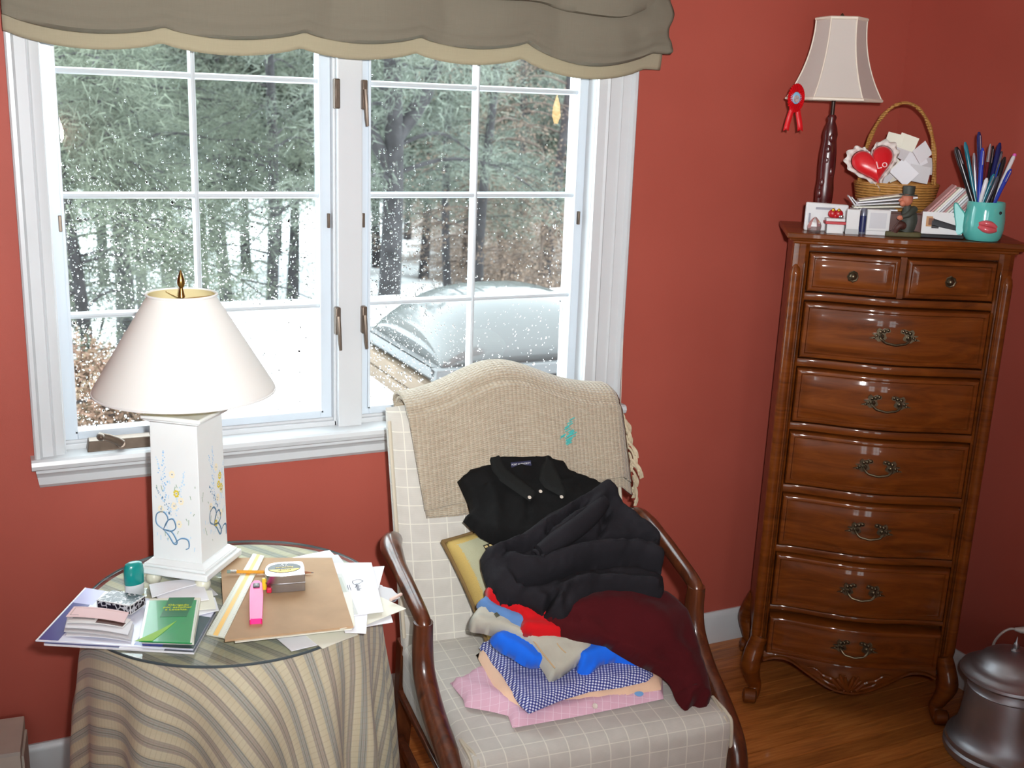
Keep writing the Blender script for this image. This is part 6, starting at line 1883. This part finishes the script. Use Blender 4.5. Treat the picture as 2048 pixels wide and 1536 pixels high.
for k, (u, v, w_, h_, an, mm) in enumerate(slips):
    dep = (bw-EYE).dot(FW)+rs_.uniform(-.06, .02)
    free_slab('paper_slip', 'paper '+['white', 'pale grey', 'cream'][mm]+' slip '+ps_[k], 'paper', 'paper slips in the basket', at_depth(u, v, dep), w_, h_, .0012, (rs_.uniform(-.5, .1), an, DR+rs_.uniform(-.4, .4)), [MAT['paper'], MAT['greyp'], MAT['paper2']][mm])
# red satin heart with lace
hc = at_depth(1748, 332, (bw-EYE).dot(FW)-.105)
he = empty('heart_ornament', tuple(hc), DR+.1); he.scale = (1.12, 1, 1.12); he.rotation_euler = (-.25, -.28, DR+.1); tag(he, 'red satin heart edged with white lace in the basket', 'heart')
def heart(sc, n=48):
    out = []
    for k in range(n):
        t = 2*PI*k/n; out.append((sc*16*math.sin(t)**3/17, sc*(13*math.cos(t)-5*math.cos(2*t)-2*math.cos(3*t)-math.cos(4*t)+2)/17))
    return out
H1 = heart(.052)
m = MB(); n = len(H1); G = []
for q, dz_ in ((1.0, .0), (.97, -.006), (.85, -.012), (.6, -.017), (.3, -.019), (.02, -.0195)): G.append([(p[0]*q, dz_, p[1]*q) for p in H1])
m.grid(G, cv=True); m.build('satin', plain('red_satin', RGB(206, 18, 30), .3, sheen=.3), he)
m = MB(); G = []
H2 = heart(.054, 120); H3 = heart(.068, 120)
G = [[(p[0], 0.0, p[1]) for p in H2], [((p[0]+q[0])/2, -.002+.003*math.sin(i*1.3), (p[1]+q[1])/2) for i, (p, q) in enumerate(zip(H2, H3))], [(q[0]*(1+.05*math.sin(i*1.05)), .003*math.cos(i*1.3), q[1]*(1+.05*math.sin(i*1.05))) for i, q in enumerate(H3)]]
m.grid(G, cv=True); m.build('lace', plain('white_lace', RGB(222, 214, 208), .8), he, solid=.001)
t_ = text_mesh('lettering', 'Lo', .026, plain('pink_white_print', RGB(236, 196, 196), .5), he, .0004); t_.location = (.014, -.0205, -.004); t_.rotation_euler = (PI/2, 0, 0)
# dresser lamp
le = put('bedroom_lamp', 1642, .235, 'small lamp with a carved red wood stem and bell shade on the chest', 'lamp', .0)
rw = plain('carved_red_wood', RGB(74, 20, 20), .3, var=.25, vscale=40, coat=.4)
m = MB(); m.box(-.030, .030, -.030, .030, 0, .012); m.lathe([(.028, .012), (.030, .018), (.022, .026), (.016, .032)], 20); m.build('base', rw, le, bevel=.003)
pr = [(.016, .03), (.024, .045), (.020, .055), (.023, .07), (.024, .10), (.021, .13), (.023, .16), (.022, .20), (.018, .235), (.020, .25), (.016, .27), (.010, .285), (.013, .295), (.009, .302)]
m = MB(); m.lathe(pr, 24, sx=1.0, sy=.8); 
for k in range(7): m.ball((rs_.uniform(-.016, .016), -.014, .06+.03*k), .008, 10, 8, (1, .6, 1.6))
m.build('carved_stem', rw, le)
m = MB(); m.lathe([(.0055, .30), (.0055, .345)], 12); m.lathe([(.011, .345), (.012, .348), (.012, .40), (.006, .404)], 16); m.build('socket', plain('dark_socket', RGB(50, 36, 30), .4, metal=.5), le)
def bell(t): return .120-.054*math.sin(min(1, t*1.15)*PI/2)**.8 if t < 1 else .066
SZ0, SZ1 = .342, .550
def bellr(t): return .066+.060*(1-t)**2.1
m = MB(); G = []
for j in range(25):
    t = j/24; r_ = bellr(t); row = []
    for k in range(6):
        a0 = PI/3*k+PI/3*.5*0+PI/6*0; a1 = a0+PI/3
        for q in range(8):
            f_ = q/8; row.append(((math.cos(a0)*(1-f_)+math.cos(a1)*f_)*r_, (math.sin(a0)*(1-f_)+math.sin(a1)*f_)*r_*.95, SZ0+(SZ1-SZ0)*t))
    G.append(row)
m.grid(G, cv=True); MAT['bellshade'] = paper_shade('ivory_bell_shade', RGB(216, 208, 200), .2)
sh2 = m.build('lamp_shade', MAT['bellshade'], le, smooth=25, fixn=False)
trm = plain('ivory_shade_braid', RGB(226, 216, 200), .8)
for k in range(6):
    a0 = PI/3*k; MB().tube([(math.cos(a0)*bellr(j/16), math.sin(a0)*bellr(j/16)*.95, SZ0+(SZ1-SZ0)*j/16) for j in range(17)], .0022, 6).build('rib_braid', trm, sh2)
for t in (0.0, 1.0):
    r_ = bellr(t); MB().tube([(math.cos(PI/3*k)*r_, math.sin(PI/3*k)*r_*.95, SZ0+(SZ1-SZ0)*t) for k in range(7)], .0045, 6).build('rim_braid', trm, sh2)
MB().lathe([(.004, .544), (.005, .550), (.003, .554), (.006, .560), (.001, .566)], 12).build('finial', MAT['darkbrass'], le)
# prize rosette pinned to the shade
rc_ = at_depth(1592, 196, (np.array(le.location)-EYE).dot(FW)-.150)
re_ = empty('rosette', tuple(rc_), DR+.15); tag(re_, 'red pleated prize rosette pinned to the bell shade', 'rosette')
rr_m = plain('red_rosette_ribbon', RGB(206, 18, 28), .45)
m = MB(); nn = 56; G = []
for r_, yy in ((.013, -.001), (.021, 0), (.029, 0)):
    G.append([(r_*(1+(.05 if (k//1) % 2 and r_ > .02 else 0))*math.cos(2*PI*k/nn)*.78, yy+(.0025 if k % 2 else -.0025)*(r_/.029), r_*(1+(.05 if k % 2 and r_ > .02 else 0))*math.sin(2*PI*k/nn)*1.05) for k in range(nn)])
re_.scale = (1.2, 1.2, 1.2)
m.grid(G, cv=True); m.build('pleats', rr_m, re_, smooth=0, solid=.0008)
MB().lathe([(.0125, 0), (.0125, .002), (.011, .003), (.001, .0032)], 24).build('badge', print_mat('badge_blank', RGB(120, 170, 200), []), re_).rotation_euler = (PI/2, 0, 0)
o = re_.children[-1]; o.location = (0, -.002, 0); o.scale = (.8, 1.05, 1)
m = MB(); m.lathe([(.009, 0), (.009, .0006)], 20); o = m.build('badge_picture', plain('badge_grey_picture', RGB(150, 130, 130), .4, var=.4, vscale=150), re_); o.rotation_euler = (PI/2, 0, 0); o.location = (0, -.0052, -.002); o.scale = (.7, .9, 1)
for s, dx in ((-1, -.006), (1, .006)):
    m = MB(); G = [[(dx+s*.010*t-.006+.012*q, .002*math.sin(t*5+s), -.022-.046*t-(.004 if q in (0, 1) and t > .95 else 0)) for q in (0, .5, 1)] for t in np.linspace(0, 1, 8)]
    m.grid(G); m.build('ribbon_tail', rr_m, re_, solid=.0008)
# ------------------------------------------------------------------ pewter canister on the floor
pc0 = az(1998, 1508, 0)
KZ = .84
can = empty('pewter_canister', (pc0[0], pc0[1], 0), -.5); tag(can, 'dull pewter lidded canister with a side handle on the floor by the chest', 'canister')
pw = plain('dull_pewter', RGB(168, 168, 172), .46, metal=1.0, var=.12, vscale=9, bump=.08, bscale=30)
m = MB(); m.lathe([(.130, 0), (.142, .004), (.146, .014), (.146, .030), (.140, .036), (.143, .044), (.141, .054), (.132, .060), (.122, .075), (.113, .12), (.108, .18), (.104, .225), (.103, .232), (.106, .236), (.103, .240), (.101, .262), (.112, .272)], 72); m.v = [(p[0], p[1], p[2]*KZ) for p in m.v]; m.build('body', pw, can)
lid = MB(); lid.lathe([(.112, .270), (.124, .274), (.129, .282), (.127, .290), (.118, .294), (.113, .302), (.102, .308), (.092, .312), (.086, .322), (.078, .338), (.062, .352), (.04, .360), (.018, .364), (.008, .366)], 72); lid.v = [(p[0], p[1], p[2]*KZ) for p in lid.v]; lo = lid.build('lid', pw, can)
MB().lathe([(.010, .364), (.012, .368), (.006, .373), (.0085, .380), (.0055, .388), (.003, .392), (.001, .406)], 18, (0, 0, .366*(KZ-1))).build('knob', pw, lo)
m = MB(); a0 = -1.05
P_ = spline([(.100, 0, .235), (.128, 0, .238), (.140, 0, .205), (.138, 0, .15), (.130, 0, .105), (.116, 0, .085)], 6)
m.tube([(p[0]*math.cos(a0), p[0]*math.sin(a0), p[2]) for p in P_], [.009+.006*math.sin(PI*k/(len(P_)-1)) for k in range(len(P_))], 12, flat=.6); m.v = [(p[0], p[1], p[2]*KZ) for p in m.v]; m.build('handle', pw, can)
m = MB(); m.box(.100, .118, -.012, .012, .218, .252)
m.v = [(p[0]*math.cos(a0)-p[1]*math.sin(a0), p[0]*math.sin(a0)+p[1]*math.cos(a0), p[2]) for p in m.v]; m.v = [(p[0], p[1], p[2]*KZ) for p in m.v]; m.build('handle_mount', pw, can, bevel=.004)

# white cord and plug on the right wall
def ax(u, v, x): d = ray(u, v); return EYE+d*((x-EYE[0])/d[0])
pl = ax(2040, 1262, XR)
cd = empty('power_cord', (XR-.03, pl[1], pl[2])); tag(cd, 'white power cord with its plug rising behind the canister', 'cord')
cp_ = [ax(2034, 1259, XR-.03), ax(2020, 1258, XR-.035), ax(2004, 1266, XR-.05), ax(1990, 1282, XR-.06), ax(1984, 1300, XR-.06), ax(1975, 1340, XR-.05), ax(1965, 1372, XR-.05)]
cw = plain('white_cord', RGB(214, 210, 206), .5)
MB().tube([tuple(np.array(p)-np.array(cd.location)) for p in spline(cp_, 6)], .0035, 8).build('cord', cw, cd)
q = np.array(cp_[0])-np.array(cd.location)
m = MB(); m.tube([tuple(q+np.array([-.004, .004, 0])), tuple(q+np.array([.006, -.006, .0])), tuple(q+np.array([.022, -.012, 0]))], [.005, .009, .011], 10); m.build('plug', cw, cd)

# cartons by the left edge
cb = plain('grey_carton_board', RGB(196, 186, 174), .85, var=.05, vscale=20)
q0, q1 = az(42, 1425, .20), az(33, 1497, .20)
bx = empty('carton', (q0[0]-.19, (q0[1]+q1[1])/2, 0), math.atan2((q0-q1)[1], (q0-q1)[0])-PI/2); tag(bx, 'grey cardboard carton with a taped seam on the floor at the left edge', 'carton')
dep_ = np.linalg.norm((q0-q1)[:2])
m = MB(); m.box(-.16, .19, -dep_/2, dep_/2, 0, .20); m.build('box', cb, bx, bevel=.002, smooth=0)
m = MB(); m.box(-.16, .1905, -dep_/2-.001, -dep_/2+.004, .192, .201); m.build('lid_edge', plain('carton_edge', RGB(190, 184, 176), .8), bx, smooth=0)
r0 = az(47, 1459, .175)
bd = empty('foam_board', (r0[0], r0[1]-.02, 0), bx.rotation_euler[2]); tag(bd, 'narrow grey board standing against the carton', 'board')
m = MB(); m.box(-.008, .006, -.10, .02, 0, .175); m.build('board', cb, bd, smooth=0, bevel=.001)
m = MB(); m.box(-.0085, .0065, -.115, -.10, 0, .12); m.build('white_sleeve', MAT['greyp'], bd, smooth=0)

# candle sconce and an added white one, seen only as reflections in the glass
def sconce(loc, rz, label, strength, col):
    e = empty('wall_sconce', loc, rz); tag(e, label, 'wall lamp', 'wall sconces')
    MB().lathe([(.045, 0), (.045, .006), (.03, .012), (.004, .016)], 24).build('wall_plate', MAT['brass'], e).rotation_euler = (PI/2, 0, 0)
    MB().tube(spline([(0, -.01, 0), (0, -.06, -.03), (0, -.09, -.01), (0, -.09, .03)], 6), .006, 10).build('arm', MAT['brass'], e)
    MB().lathe([(.012, .03), (.012, .09), (.006, .092)], 16, (0, -.09, 0)).build('candle', MAT['white'], e)
    N = Nodes('lit_bulb'); N.set(Base_Color=(1, .8, .5, 1), Emission_Color=col, Emission_Strength=strength)
    MB().lathe([(.008, .092), (.020, .125), (.016, .175), (.001, .225)], 16, (0, -.09, 0)).build('bulb', N.m, e)
sconce((XR, -1.98, 1.50), -PI/2, 'lit candle sconce with warm bulb on the right wall', 22, (1, .62, .22, 1))
sconce((.277, YF, 1.285), PI, 'added sconce with a white bulb making the sparkle in the left casement', 70, (1, .97, .95, 1))  # added bulb; its mirror image makes the flash sparkle in the left sash
